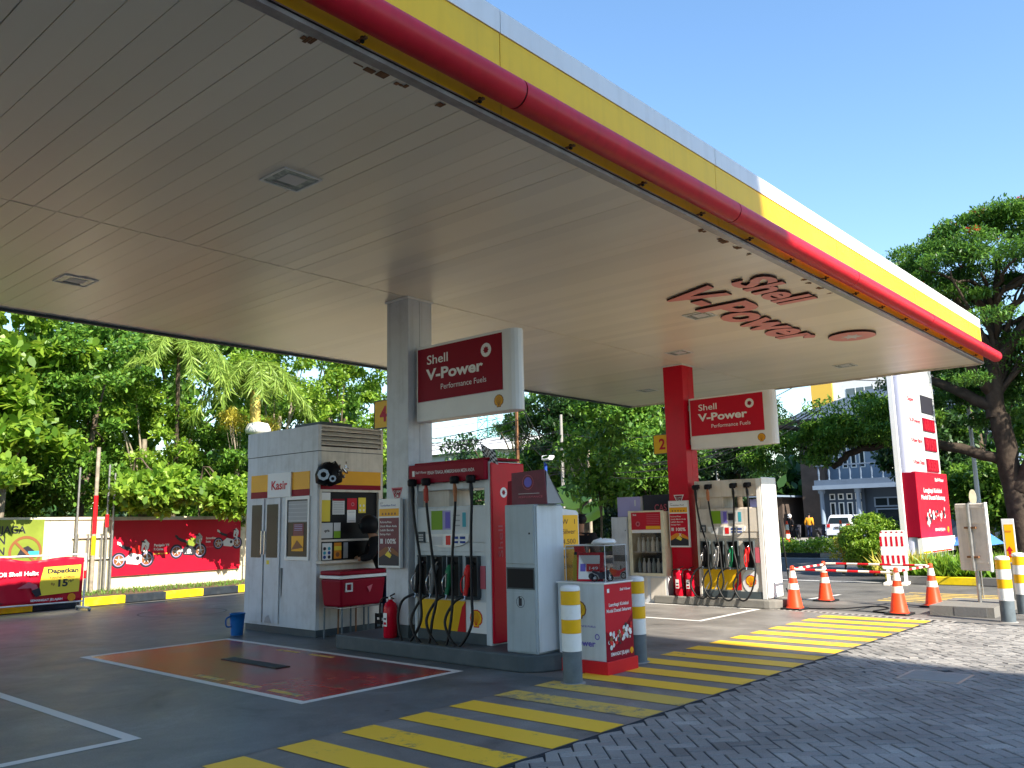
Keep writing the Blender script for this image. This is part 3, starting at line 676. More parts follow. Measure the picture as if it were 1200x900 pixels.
    for k in range(4):
        a, c = hol[k]; mid = (a+c)/2
        b = MB(); b.fb(F, a, c, .52, .98, -.028, -.02, 'black'); b.fb(F, a-.012, a, .52, .98, -.028, .03, 'dark_grey'); b.fb(F, c, c+.012, .52, .98, -.028, .03, 'dark_grey'); b.fb(F, a-.012, c+.012, .98, .995, -.028, .04, 'dark_grey'); b.fb(F, a, c, .5, .53, -.028, .08, 'dark_grey'); b.build('holster', t)
        u = sw[k]; n = MB(); n.lathe(P(u, top-.06, .1), [(.05, 0), (.06, .02), (.06, .07), (.04, .09)], 'black', 14); n.tube([P(u, top, -.03), P(u, top, .08)], .028, 'black', 10); n.fb(F, u-.07, u+.03, top-.035, top+.035, -.02, .04, 'black'); n.build('swivel', t)
        un = mid-.01; nb = 'boot_red' if (k == 1 and header) else 'boot_brown'
        rr = random.Random(k+7+(0 if header else 30)); j = lambda s=.035: rr.uniform(-s, s)
        ux = un+(.17 if k != 1 else .14); path = smooth([P(u, top-.05, .1), P(u+.01, top-.28, .1), P(u*.6+ux*.4-.03, 1.3, .11), P(ux-.07+j(), .9, .13), P(ux+j(), .55, .19), P(ux+.02+j(), .25, .23), P(un+.06+j(), .0+j(.03), .25), P(un-.1+j(), .03+j(.03), .26), P(un-.2+j(), .25, .24), P(un-.14+j(), .45, .2), P(un-.03, .53, .17), P(un, .53, .15)], 7)
        n = MB(); n.tube(path, .0165, 'rubber', 8)
        hs = n.build('hose', t)
        n = MB(); n.tube([P(u, top-.06, .1), P(u+.005, top-.12, .1), P(u+.012, top-.27, .1)], [.018, .026, .018], nb if (k == 1 or (k == 2 and header)) else 'rubber', 10)
        if k == 1: n.tube([P(u, top-.1, .1), P(u+.006, top-.25, .1)], .03, nb, 8)
        n.build('hose_sleeve', hs)
        n = MB(); n.tube([P(un, .5, .15), P(un, .56, .13)], .017, 'chrome', 10); n.tube(smooth([P(un, .55, .13), P(un+.005, .66, .11), P(un+.01, .8, .1), P(un+.015, .88, .06)], 4), [.026]*4+[.036]*4+[.045]*4+[.036], nozc[k], 12)
        n.tube(smooth([P(un+.015, .87, .07), P(un+.02, .92, .03), P(un+.02, .9, -.01)], 4), .012, 'chrome', 8)
        n.tube(smooth([P(un+.005, .58, .13), P(un-.0, .6, .185), P(un+.005, .72, .2), P(un+.01, .8, .13)], 4), .007, 'chrome' if k != 3 else 'nozzle_red', 6)
        n.tube([P(un+.005, .64, .15), P(un+.008, .78, .145)], .007, 'steel', 6); n.build('nozzle', t)
    return t
p4 = pump(7.25, 6.75, .18, True, 'shaded fuel pump with red header and red side panel')
p2 = pump(14.1, 6.65, .15, False, 'sunlit fuel pump with tall white side panel behind cones')
q = MB(); q.tube(smooth([(14.72, 6.62, 1.5), (14.8, 6.6, .9), (14.86, 6.58, .4), (14.9, 6.56, .2), (14.82, 6.56, .16), (14.76, 6.6, .3)]), .014, 'rubber', 8); q.build('hose', p2)
# checkered flag on the near pump
t = thing('checkered_flag', 'small checkered flag on top of the red pump header', 'flag', (7.3, 6.95, 2.29)); b = MB(); b.tube([(7.3, 6.86, 2.29), (7.3, 6.94, 2.5)], .006, 'black', 6); b.build('stick', t)
vs = []; fs = []
for i in range(9):
    for j in range(7): vs.append((7.29+.015*math.sin(i*.9), 6.93-.028*i-.008*j, 2.48-.028*j-.012*i))
for i in range(8):
    for j in range(6): fs.append((i*7+j, i*7+j+1, i*7+j+8, i*7+j+7))
b = MB()
for q, f in enumerate(fs): b.add([vs[k] for k in f], [(0, 1, 2, 3)], 'print_dark' if (q//6+q % 6) % 2 else 'print_lightgrey')
b.build('cloth', t)

# ------------------------------------------------------------------ grey cabinet, red box on top, orange sign
t = thing('dispenser_cabinet', 'tall grey metal towel and waste cabinet at the end of the near island', 'cabinet', (7.3, 6.1, .18))
b = MB(); b.box(7.03, 7.5, 5.9, 6.33, .18, 1.74, 'grey_metal'); b.build('body', t, bevel=.012)
b = MB(); b.box(7.05, 7.5, 5.885, 5.899, .2, 1.72, 'grey_light'); b.build('side_panel', t, bevel=.004)
b = MB(); F = FX(7.03, 6.33, .18); b.fb(F, .015, .415, .93, 1.54, .0, .012, 'grey_metal'); b.disc(F, .36, 1.25, .012, 'black', .014, 10); b.build('upper_door', t, bevel=.004)
b = MB(); b.fb(F, .015, .41, .66, .89, -.0, .004, 'dark_grey'); b.fb(F, .03, .395, .675, .875, .004, .006, 'black'); b.build('waste_slot', t)
b = MB(); b.fb(F, .015, .415, .02, .63, 0, .01, 'grey_metal'); b.ring(F, .215, .53, .055, .06, 'print_dark', .012); b.fq(F, .19, .235, .49, .57, 'print_dark', .013); b.disc(F, .2, .58, .012, 'print_dark', .013, 8); b.build('lower_door', t, bevel=.004)
t = thing('promotion_box', 'dark red printed board tent standing on the grey cabinet', 'display box', (7.25, 6.05, 1.74))
b = MB(); b.prism(Fr((7.1, 6.28, 1.74), (0, -1, 0), (0, 0, 1)), [(0, 0), (.5, 0), (.47, .37), (.0, .35)], -.012, 0, 'maroon_print'); b.build('front_board', t)
b = MB(); b.poly([(7.1, 5.78, 1.745), (7.42, 5.82, 1.745), (7.14, 5.81, 2.1)], 'print_lightgrey'); b.poly([(7.42, 5.82, 1.745), (7.1, 5.78, 1.745), (7.14, 5.81, 2.1)], 'print_lightgrey'); b.add([(7.42, 5.8, 1.745), (7.42, 6.28, 1.745), (7.13, 6.28, 2.08), (7.13, 5.81, 2.1)], [(0, 1, 2, 3)], 'print_grey'); b.build('back_board', t)
b = MB(); F = FX(7.1, 6.28, 1.74); b.ring(F, .24, .24, .075, .08, 'print_pink', .003); b.disc(F, .24, .24, .055, 'print_purple', .003, 16); b.fq(F, .1, .4, .115, .12, 'print_lightgrey', .003); b.text(F, 'PERFORMANCE', .1, .07, .022, 'print_pink', .003, width=.34); b.build('print', t)
t = thing('small_red_board', 'small bright red leaning board between pump and grey cabinet', 'board', (7.2, 6.5, 1.7)); b = MB(); b.prism(FX(7.22, 6.47, 1.68), [(0, .05), (.3, 0), (.3, .36), (.03, .33)], -.02, 0, 'red_deep'); b.build('panel', t); b = MB(); F = FX(7.22, 6.47, 1.68); b.text(F, '12', .14, .12, .06, 'print_pink', .003); b.build('print', t)
t = thing('price_stand', 'narrow white and orange price stand behind the grey cabinet', 'sign', (7.75, 5.98, .18))
b = MB(); F = FY(7.5, 5.97, .5); b.prism(F, [(0, .14), (.07, 0), (.4, .3), (.4, 1.14), (.36, 1.17), (.02, 1.2), (0, 1.18)], -.06, 0, 'white'); b.box(7.6, 7.8, 5.99, 6.05, .18, .7, 'steel'); b.build('stand', t, bevel=.005)
b = MB(); b.fq(F, .04, .38, .76, 1.12, 'sign_orange', .004); b.fq(F, .04, .38, .32, .74, 'sign_orange', .004)
for v, s in ((1.02, 'W   1'), (.91, 'Silver'), (.8, '4.500'), (.64, 'W   2'), (.53, 'Silver')): b.text(F, s, .08, v, .055, 'print_brown', .007, width=.24)
b.build('print', t)

# ------------------------------------------------------------------ promotional counter, goods, glass case
t = thing('promotion_counter', 'red and grey printed counter on a bright red plinth between two bollards', 'counter', (7.66, 5.5, 0))
X0, X1, Y0, Y1 = 7.32, 7.83, 5.24, 5.84
b = MB(); b.box(X0, X1, Y0, Y1, .13, .9, 'grey_light'); b.build('body', t, bevel=.003)
b = MB(); b.box(X0-.02, X1+.03, Y0-.03, Y1+.02, 0, .13, 'red_light'); b.build('plinth', t, bevel=.004)
b = MB(); b.box(X0-.015, X1+.015, Y0-.015, Y1+.015, .9, .915, 'white'); b.build('top', t, bevel=.003)
b = MB(); F = FY(X0, Y0, .13); b.fq(F, .004, .506, .0, .765, 'red', .003); b.fp(F, [(.004, 0), (.506, 0), (.506, .45), (.2, .2), (.004, .3)], 'red_deep', .0045)
b.text(F, 'Lengkapi Koleksi', .255, .54, .034, 'print_white', .006, align='CENTER', width=.36, bold=.03); b.text(F, 'Model Ducati Sekarang', .255, .48, .034, 'print_white', .006, align='CENTER', width=.45, bold=.03)
b.text(F, 'SEMANGAT JELAJAH', .08, .045, .034, 'print_white', .006, width=.33, bold=.03); b.pecten(F, .46, .065, .035, .006); b.text(F, 'Shell V-Power', .28, .69, .026, 'print_white', .006, width=.2, bold=.03, shear=.3); b.fq(F, .05, .09, .68, .72, 'print_white', .006)
rr = random.Random(4)
for k in range(60):
    u = rr.uniform(.05, .46); v = .16+.36*(u-.06)+rr.gauss(0, .04); s = rr.uniform(.012, .03); b.disc(F, u, v, s, rr.choice(['print_white', 'print_dark', 'print_lightgrey', 'red_light', 'print_brown']), .007+k*.0001, 6)
b.build('print', t)
b = MB(); F = FX(X0, Y1, .13); b.pecten(F, .28, .5, .09, .003, 'print_brown', 'yellow'); b.text(F, 'PERFORMANCE FUELS', .1, .33, .018, 'print_purple', .003, width=.38, bold=.02); b.text(F, 'Shell', .12, .22, .05, 'print_purple', .003, width=.13); b.text(F, 'V-Power', .1, .14, .06, 'print_purple', .003, width=.38, bold=.04); b.ring(F, .5, .24, .02, .03, 'print_purple', .003); b.build('side_print', t)
t = thing('display_case', 'clear acrylic case of small red model motorcycles standing on the counter', 'display case', (7.75, 5.5, .915))
gx0, gx1, gy0, gy1, gz = 7.42, 7.81, 5.28, 5.8, 1.29
b = MB()
for q in ((gx0, gx1, gy0, gy0+.004, .917, gz), (gx0, gx1, gy1-.004, gy1, .917, gz), (gx0, gx0+.004, gy0+.004, gy1-.004, .917, gz), (gx1-.004, gx1, gy0+.004, gy1-.004, .917, gz), (gx0, gx1, gy0, gy1, gz, gz+.004)): b.box(*q, 'clear')
b.build('pane', t)
b = MB()
for x in (gx0, gx1):
    for y in (gy0, gy1): b.tube([(x, y, .916), (x, y, gz)], .005, 'print_lightgrey', 6)
for a, c in (((gx0, gy0), (gx1, gy0)), ((gx0, gy0), (gx0, gy1)), ((gx1, gy0), (gx1, gy1)), ((gx0, gy1), (gx1, gy1))): b.tube([(*a, gz), (*c, gz)], .005, 'print_lightgrey', 6)
b.build('frame', t)
def model_bike(x, y, z, s, rz, m, label):
    t = thing('model_motorcycle', label, 'model', (x, y, z), 'model motorcycles on the counter'); c, d = math.cos(rz), math.sin(rz)
    F = Fr((x, y, z), (c, d, 0), (0, 0, 1))
    for u in (-.09, .09):
        b = MB(); n = 14
        for k in range(n):
            a0, a1 = 6.2832*k/n, 6.2832*(k+1)/n; b.tube([F.p((u+.035*math.cos(a0))*s, (.04+.035*math.sin(a0))*s, 0), F.p((u+.035*math.cos(a1))*s, (.04+.035*math.sin(a1))*s, 0)], .007*s, 'black', 5, False)
        b.disc(F, u*s, .04*s, .016*s, 'chrome', .004*s, 10); b.disc(F, u*s, .04*s, .016*s, 'chrome', -.004*s, 10); b.build('wheel', t)
    b = MB(); b.prism(F, [(s*p, s*q) for p, q in ((-.12, .11), (-.05, .075), (-.03, .03), (.05, .03), (.09, .1), (.075, .135), (.03, .115), (-.03, .1), (-.11, .13))], -.014*s, .014*s, m); b.tube([F.p(.09*s, .04*s, 0), F.p(.065*s, .14*s, 0)], .006*s, 'chrome', 6); b.tube([F.p(.06*s, .14*s, -.03*s), F.p(.06*s, .14*s, .03*s)], .004*s, 'black', 6); b.build('body', t)
model_bike(7.56, 5.4, .925, 1, .4, 'red_light', 'red model motorcycle at the front of the clear case')
model_bike(7.7, 5.5, .925, 1, .9, 'print_dark', 'black model motorcycle in the middle of the clear case')
model_bike(7.62, 5.68, .925, 1.1, 0, 'print_white', 'white model motorcycle at the rear of the clear case')
model_bike(7.74, 5.36, .925, .9, 2.6, 'red_light', 'red model motorcycle near the right edge of the clear case')
model_bike(7.43, 5.33, .92, .9, -.9, 'print_dark', 'black model motorcycle on the counter just outside the clear case')
t = thing('price_card', 'white and red price card in a stand at the left of the counter', 'card', (7.36, 5.45, .915))
F = Fr((7.38, 5.63, .92), (.25, -.97, 0), (0.15, 0.04, 1)); b = MB(); b.fb(F, 0, .3, 0, .3, -.012, 0, 'red'); b.build('holder', t, bevel=.004)
b = MB(); b.fq(F, .02, .26, .02, .27, 'print_white'); b.fq(F, .11, .26, .1, .18, 'red_light', .005); b.fq(F, .04, .1, .1, .18, 'print_purple', .005); b.disc(F, .17, .05, .035, 'print_dark', .005, 12); b.text(F, '149', .13, .12, .03, 'print_white', .007, width=.1, bold=.02); b.build('print', t)
t = thing('red_folder', 'leaning red board behind the price card on the counter', 'board', (7.5, 5.6, .915)); b = MB(); b.prism(Fr((7.5, 5.68, .92), (.2, -.98, 0)), [(0, 0), (.16, .0), (.06, .36), (-.06, .36)], -.01, 0, 'red_light'); b.build('board', t)
for y, m, l in ((5.72, 'print_yellow', 'yellow bottle standing in the clear case'), (5.6, 'print_brown', 'brown bottle standing in the clear case')):
    t = thing('oil_bottle', l, 'bottle', (7.5, y, .918), 'bottles in the clear case'); b = MB(); b.lathe((7.5, y, .918), [(.04, 0), (.04, .2), (.018, .25), (.018, .27)], m, 12); b.build('body', t); b = MB(); b.lathe((7.5, y, 1.188), [(.02, 0), (.02, .03)], 'black', 10); b.build('cap', t)
b = MB(); rr = random.Random(2)
b.lathe((7.65, 5.45, gz+.006), [(.09, 0), (.13, .02), (.12, .045), (.06, .06), (.01, .062)], 'print_white', 12); for_v = [(x+rr.gauss(0, .012), y+rr.gauss(0, .012), z+rr.gauss(0, .004)) for x, y, z in b.v]; b.v = for_v
o = b.build('crumpled_cloth', origin=(7.65, 5.45, gz)); tag(o, 'crumpled white cloth on top of the clear case', 'cloth')

# ------------------------------------------------------------------ bollards, cones, extinguishers
t = thing('bollard', 'yellow and white banded bollard left of the promotional counter', 'bollard', (6.81, 5.28, 0), 'banded bollards')
b = MB(); cx, cy = 6.81, 5.28; r = .095
b.lathe((cx, cy, .0), [(r, 0), (r, .3)], 'post_grey', 28)
b.build('grey_foot', t)
for nm, z0, z1, m in (('band', .302, .47, 'bollard_white'), ('band', .472, .6, 'bollard_yellow'), ('band', .602, .74, 'bollard_white'), ('band', .742, .872, 'bollard_yellow')):
    b = MB(); b.lathe((cx, cy, 0), [(r+.002, z0), (r+.002, z1)], m, 28); b.build(nm, t)
b = MB(); b.lathe((cx, cy, 0), [(r+.002, .874), (r+.002, .9), (r*.9, .918), (r*.5, .927), (.003, .93)], 'bollard_white', 28); b.build('cap', t)
b = MB(); b.lathe((cx, cy, 0), [(r+.03, 0), (r+.026, .006), (r, .006)], 'concrete', 28); b.build('base_ring', t)
for x, y, l in ((8.2, 5.43, 'yellow and white banded bollard right of the promotional counter'), (14.03, 2.99, 'yellow and white banded bollard on the sunlit paving by the sign post'), (15.17, 3.0, 'yellow and white banded bollard cut by the right edge of the picture')): copy_tree(t, (x, y, 0), l)
def cone(x, y, label):
    t = thing('traffic_cone', label, 'traffic cone', (x, y, 0), 'orange traffic cones'); n = 24
    b = MB(); pts = [(-.19, -.15), (-.15, -.19), (.15, -.19), (.19, -.15), (.19, .15), (.15, .19), (-.15, .19), (-.19, .15)]; b.prism(Fr((x, y, 0), (1, 0, 0), (0, 1, 0)), pts, .0, .03, 'rubber'); b.build('base', t, bevel=.006)
    rad = lambda z: .135-(z-.03)*.155
    b = MB(); b.lathe((x, y, 0), [(rad(.03)+.015, .03), (rad(.05), .05), (rad(.64), .64), (.035, .68), (.033, .71), (.02, .72)], 'cone_orange', n); b.build('body', t)
    for z0, z1 in ((.331, .43), (.521, .64)): b = MB(); b.lathe((x, y, 0), [(rad(z0)+.003, z0), (rad(z1)+.003, z1)], 'cone_white', n); b.build('band', t)
    return t
cn = cone(14.24, 6.24, 'orange and white cone nearest the white pump side')
for x, y, l in ((15.85, 6.34, 'orange and white cone behind the one by the pump'), (14.29, 4.56, 'orange and white cone at the far end of the yellow crossing'), (15.7, 4.44, 'orange and white cone beside the low concrete sign kerb')): copy_tree(cn, (x, y, 0), l)
def bar(p, q, label):
    t = thing('barrier_bar', label, 'barrier bar', p, 'striped bars between the cones'); P, Q = Vector(p), Vector(q); n = 9
    for k in range(n):
        b = MB(); b.tube([P.lerp(Q, k/n), P.lerp(Q, (k+1)/n-.002)], .019, 'cone_white' if k % 2 == 0 else 'red_light', 8); b.build('stripe', t)
    for e, d in ((P, (Q-P).normalized()), (Q, (P-Q).normalized())):
        b = MB(); F = Fr(e-d*.03, (1, 0, 0), (0, 1, 0)); b.ring(F, 0, 0, .035, .055, 'cone_white', 0); b.ring(F, 0, 0, .035, .055, 'cone_white', .01); b.build('end_ring', t)
zc = .66
bar((14.28, 6.28, zc), (15.8, 6.33, zc), 'striped bar between the two cones beside the pump')
bar((14.25, 6.19, zc), (14.28, 4.61, zc-.02), 'striped bar in front, along the edge of the crossing')
bar((15.85, 6.29, zc+.02), (15.71, 4.49, zc+.02), 'striped bar behind, between the two rear cones')
bar((14.33, 4.55, zc), (15.65, 4.46, zc+.01), 'striped bar between the two cones near the sign kerb')
def extinguisher(x, y, z, label):
    t = thing('fire_extinguisher', label, 'fire extinguisher', (x, y, z), 'red fire extinguishers')
    b = MB(); b.lathe((x, y, z), [(.075, 0), (.085, .015), (.085, .36), (.07, .41), (.03, .44), (.028, .46)], 'red_gloss', 20); b.build('cylinder', t)
    b = MB(); b.lathe((x, y, z), [(.03, .46), (.03, .49)], 'chrome', 12); b.tube([(x, y, z+.5), (x-.02, y-.1, z+.53)], .01, 'black', 6); b.tube([(x, y, z+.48), (x-.02, y-.09, z+.47)], .008, 'black', 6); b.build('valve', t)
    b = MB(); b.tube(smooth([(x, y, z+.48), (x-.06, y+.1, z+.46), (x-.07, y+.12, z+.3), (x-.06, y+.1, z+.12)]), .011, 'rubber', 8); b.build('hose', t)
    b = MB(); F = FX(x-.087, y+.035, z+.14); b.fq(F, 0, .07, 0, .16, 'print_white', .0); b.fq(F, .01, .06, .02, .05, 'red', .002); b.fq(F, .01, .06, .08, .1, 'print_dark', .002); b.build('label_plate', t)
    return t
e1 = extinguisher(7.1, 8.33, .18, 'red fire extinguisher at the foot of the grey column')
copy_tree(e1, (14.08, 8.35, .15), 'left red fire extinguisher at the foot of the red column'); copy_tree(e1, (14.1, 8.14, .15), 'right red fire extinguisher at the foot of the red column')
# ------------------------------------------------------------------ cashier kiosk
t = thing('cashier_kiosk', 'grey white cashier kiosk with yellow and red bands and posted notices', 'kiosk', (8.0, 11.2, 0))
kx0, kx1, ky0, ky1, kh = 7.4, 8.62, 10.3, 12.17, 3.03
b = MB(); b.box(kx0, kx0+.06, ky0, ky1, .1, 2.64, 'grey_panel'); b.box(kx0+.06, kx1, ky1-.06, ky1, .1, 2.64, 'grey_panel'); b.box(kx1-.06, kx1, ky0, ky1-.06, .1, 2.64, 'offwhite')
b.box(kx0+.06, kx1-.06, ky0, ky0+.06, .1, 1.06, 'offwhite'); b.box(kx0+.06, kx1-.06, ky0, ky0+.06, 2.06, 2.64, 'offwhite'); b.build('wall', t, bevel=.004)
b = MB(); b.box(kx0+.02, kx1-.02, ky0+.02, ky1-.02, 0, .1, 'dark_grey'); b.build('base', t)
b = MB(); b.box(kx0-.006, kx0+.05, ky0-.006, ky1+.006, 2.65, kh, 'grey_panel'); b.box(kx0+.05, kx1, ky1-.05, ky1, 2.65, kh, 'grey_panel'); b.box(kx1-.05, kx1, ky0+.1, ky1-.05, 2.65, kh, 'grey_panel'); b.box(kx0+.05, kx1-.05, ky0+.1, ky1-.05, 2.9, kh-.03, 'grey_metal'); b.box(kx0, kx1, ky0, ky1, 2.64, 2.65, 'dark_grey')
b.box(kx0+.4, kx0+1.0, ky0+.5, ky0+1.2, kh-.03, kh+.12, 'dark_grey'); b.build('roof', t)
b = MB(); F = FY(kx0, ky0, 2.65); b.fb(F, .05, 1.22, 0, .06, -.04, .0, 'offwhite'); b.fb(F, 1.18, 1.22, .06, .36, -.06, .0, 'offwhite'); b.fb(F, .05, 1.22, .355, .38, -.06, .0, 'offwhite')
for k in range(4):
    v = .085+.07*k; b.add([F.p(.05, v, -.0), F.p(1.18, v, -.0), F.p(1.18, v+.055, -.07), F.p(.05, v+.055, -.07), F.p(.05, v+.012, 0), F.p(1.18, v+.012, 0), F.p(1.18, v+.067, -.07), F.p(.05, v+.067, -.07)], BOXF, 'offwhite')
b.fb(F, .05, 1.18, .06, .355, -.1, -.08, 'house_brown'); b.build('louvre', t)
b = MB(); F = FX(kx0, ky1, 0)
for a, c in ((.12, .62), (1.24, 1.68)):
    b = MB(); b.fb(F, a, c, 2.1, 2.36, .0, .006, 'orange_yellow'); b.build('yellow_band', t); b = MB(); b.fb(F, a, c, 2.0, 2.1, 0, .006, 'red_deep'); b.build('red_band', t)
G = FY(kx0, ky0, 0); b = MB(); b.fb(G, .05, 1.17, 2.155, 2.36, 0, .006, 'orange_yellow'); b.build('yellow_band', t); b = MB(); b.fb(G, .05, 1.17, 2.085, 2.155, 0, .006, 'red_deep'); b.build('red_band', t)
b = MB(); b.fb(F, .62, 1.24, 2.0, 2.37, .0, .03, 'print_white'); s = b.build('name_sign', t, bevel=.004); b = MB(); b.text(F, 'Kasir', .72, 2.12, .13, 'red', .033, width=.42, bold=.03); b.build('lettering', s)
# door (two leaves with glass) and window in the left face
for u0, u1, hs in ((.14, .52, 0), (.56, .96, 1)):
    b = MB(); b.fb(F, u0, u1, .14, 1.99, 0, .02, 'grey_panel'); d = b.build('door', t, bevel=.004)
    b = MB(); b.fb(F, u0+.05, u1-.05, 1.1, 1.9, .02, .023, 'glass_dark'); b.build('pane', d)
    b = MB(); b.tube([F.p(u1-.03 if hs == 0 else u0+.02, 1.15, .035), F.p(u1-.03 if hs == 0 else u0+.02, 1.5, .035)], .01, 'chrome', 6); b.build('handle', d)
b = MB(); b.fb(F, 1.1, 1.7, 1.07, 1.12, 0, .02, 'white'); b.fb(F, 1.1, 1.7, 1.95, 2.0, 0, .02, 'white'); b.fb(F, 1.1, 1.14, 1.12, 1.95, 0, .02, 'white'); b.fb(F, 1.66, 1.7, 1.12, 1.95, 0, .02, 'white'); wn = b.build('window', t)
b = MB(); b.fb(F, 1.14, 1.66, 1.12, 1.95, .0, .006, 'glass_dark'); b.build('pane', wn)
b = MB(); b.fq(F, 1.16, 1.64, 1.62, 1.93, 'print_grey', .008)
for k in range(5): b.fq(F, 1.16, 1.64, 1.64+.06*k, 1.645+.06*k, 'print_lightgrey', .009)
b.fq(F, 1.3, 1.56, 1.34, 1.6, 'maroon_print', .011); b.fq(F, 1.26, 1.56, 1.2, 1.42, 'orange_yellow', .012); b.fp(F, [(1.26, 1.22), (1.4, 1.36), (1.56, 1.25)], 'print_brown', .014)
for k in range(4): b.fq(F, 1.33, 1.53, 1.5+.025*k, 1.508+.025*k, 'print_lilac', .013)
b.build('notice', wn)
b = MB(); b.fp(F, [(.98, .95), (1.04, .95), (1.02, .55), (1.0, .5)], 'dark_grey', .004); b.fp(F, [(.6, .14), (.8, .14), (.72, .26), (.64, .22)], 'print_grey', .023); b.fq(F, .63, .7, 1.0, 1.06, 'print_yellow', .023); b.build('stain', t)
# service window to the right: dark glass with notices, ledge below
b = MB(); b.fb(G, .06, 1.16, 1.06, 2.06, -.06, -.04, 'black')
for q in ((.03, 1.19, 2.05, 2.08), (.03, .07, 1.06, 2.05), (1.13, 1.17, 1.06, 2.05), (.07, 1.13, 1.33, 1.36)): b.fb(G, *q, -.06, .012, 'offwhite')
sw_ = b.build('window', t)
b = MB(); b.fb(G, .0, 1.2, 1.02, 1.06, -.02, .12, 'offwhite'); b.build('ledge', t, bevel=.004)
def notice(u0, u1, v0, v1, m, label=None, extra=None):
    b = MB(); b.fb(G, u0, u1, v0, v1, -.034, -.03, m)
    if extra: extra(b)
    o = b.build('notice', sw_)
    if label: o['label'] = label
L = lambda u0, u1, vs, m: (lambda b: [b.fq(G, u0, u1, v, v+.008, m, -.027) for v in vs])
notice(.09, .25, 1.62, 2.04, 'print_yellow', extra=lambda b: b.fq(G, .09, .25, 1.93, 2.04, 'print_white', -.028))
notice(.29, .51, 1.72, 1.95, 'print_lightgrey', extra=lambda b: (b.fq(G, .29, .51, 1.92, 1.95, 'red_deep', -.028), L(.31, .49, [1.74+.025*k for k in range(7)], 'print_grey')(b)))
notice(.56, .74, 1.79, 1.96, 'red', extra=lambda b: b.flower(G, .66, 1.87, .03, 'print_pink', 'red_deep', -.027))
notice(.56, .72, 1.6, 1.785, 'print_white', extra=L(.58, .7, [1.62, 1.75], 'print_grey'))
notice(.77, .91, 1.74, 1.97, 'print_yellow', extra=lambda b: [b.disc(G, .8+.07*(k % 2), 1.78+.07*(k//2), .018, 'print_white', -.027, 8) for k in range(4)])
notice(.09, .3, 1.38, 1.6, 'print_lightgrey', extra=lambda b: b.text(G, 'qris', .15, 1.47, .04, 'print_dark', -.027, bold=.04, width=.09))
notice(.32, .44, 1.38, 1.6, 'print_lightgrey', extra=lambda b: b.fq(G, .32, .44, 1.38, 1.48, 'print_green', -.028))
notice(.12, .29, 1.07, 1.31, 'print_white', extra=lambda b: [b.disc(G, .16+.08*(k % 2), 1.11+.06*(k//2), .026, ['print_blue', 'print_dark', 'print_cyan'][k % 3], -.027, 10) for k in range(6)])
notice(.33, .46, 1.08, 1.31, 'print_orange', extra=lambda b: (b.fq(G, .33, .46, 1.2, 1.26, 'print_yellow', -.028), b.disc(G, .39, 1.14, .035, 'print_brown', -.027, 10)))
notice(.5, .58, 1.08, 1.31, 'print_grey')
# engine block hung at the kiosk corner
t = thing('engine_ornament', 'black and silver motorcycle engine mounted on the kiosk corner', 'ornament', (7.5, 10.15, 2.3))
b = MB(); rr = random.Random(3); b.lathe((7.52, 10.18, 2.3), [(.06, -.16), (.17, -.12), (.2, -.02), (.16, .1), (.06, .17)], 'black', 14); b.v = [(x+rr.gauss(0, .014), y+rr.gauss(0, .014), z+rr.gauss(0, .012)) for x, y, z in b.v]; b.build('crankcase', t)
for (u, v, w, r) in ((.0, 2.28, .14, .085), (.13, 2.22, .16, .05)):
    F2 = Fr((7.4, 10.16, v), (.8, -.6, 0)); b = MB(); b.ring(F2, u, 0, r*.5, r, 'chrome', w, 8); b.ring(F2, u, 0, r*.5, r, 'steel', w-.04, 8); b.disc(F2, u, 0, r*.45, 'black', w-.01, 10); b.lathe(F2.p(u, 0, w-.06), [(r*.3, 0), (r*.3, .05)], 'steel', 8); b.build('clutch_cover', t)
for k in range(18):
    b = MB(); p = Vector((7.5+rr.uniform(-.1, .2), 10.04+rr.uniform(-.08, .03), 2.34+rr.uniform(-.12, .14))); b.tube([p, p+Vector((rr.uniform(-.06, .06), rr.uniform(-.05, .01), rr.uniform(-.06, .06)))], rr.uniform(.008, .02), rr.choice(['chrome', 'steel', 'rust', 'steel']), 6); b.build('engine_fitting', t)
# cool box on a stand
t = thing('cooler_stand', 'thin legged steel stand carrying the dark red cool box', 'stand', (7.7, 9.95, 0))
for x in (7.42, 7.66, 7.88, 8.12):
    for y in (9.72, 10.12):
        b = MB(); b.tube([(x, y, 0), (x, y, .4), (x+.01, y+.01, .44)], .012, 'post_grey' if x != 7.66 else 'rust', 8); b.build('leg', t)
b = MB(); 
for z in (.43,): b.tube([(7.42, 9.72, z), (8.12, 9.72, z), (8.12, 10.12, z), (7.42, 10.12, z), (7.42, 9.72, z)], .011, 'steel', 6)
b.build('rail', t)
t = thing('cool_box', 'dark red cool box with white lid strip beside the kiosk', 'cool box', (7.77, 9.92, .445))
b = MB(); b.add([(7.4, 9.72, .445), (8.14, 9.72, .445), (8.14, 10.13, .445), (7.4, 10.13, .445), (7.37, 9.69, .82), (8.17, 9.69, .82), (8.17, 10.16, .82), (7.37, 10.16, .82)], BOXF, 'red_deep'); bd = b.build('body', t, bevel=.03)
b = MB(); b.box(7.36, 8.18, 9.68, 10.17, .825, .87, 'white'); b.build('rim', t, bevel=.01)
b = MB(); b.box(7.365, 8.175, 9.685, 10.165, .872, .93, 'red_deep'); b.build('lid', t, bevel=.02)
b = MB(); F = FY(7.4, 9.70, .45); 
for q in ((.05, .07, .2, .32), (.15, .17, .2, .32), (.07, .15, .2, .22), (.07, .15, .3, .32)): b.fb(F, *q, .0, .02, 'print_lightgrey')
b.fp(F, [(.42, .25), (.52, .28), (.47, .17)], 'print_pink', .022); b.build('handle', t)
t = thing('plastic_crate', 'dark crate of grey bottles under the cool box', 'crate', (8.2, 9.75, 0)); b = MB()
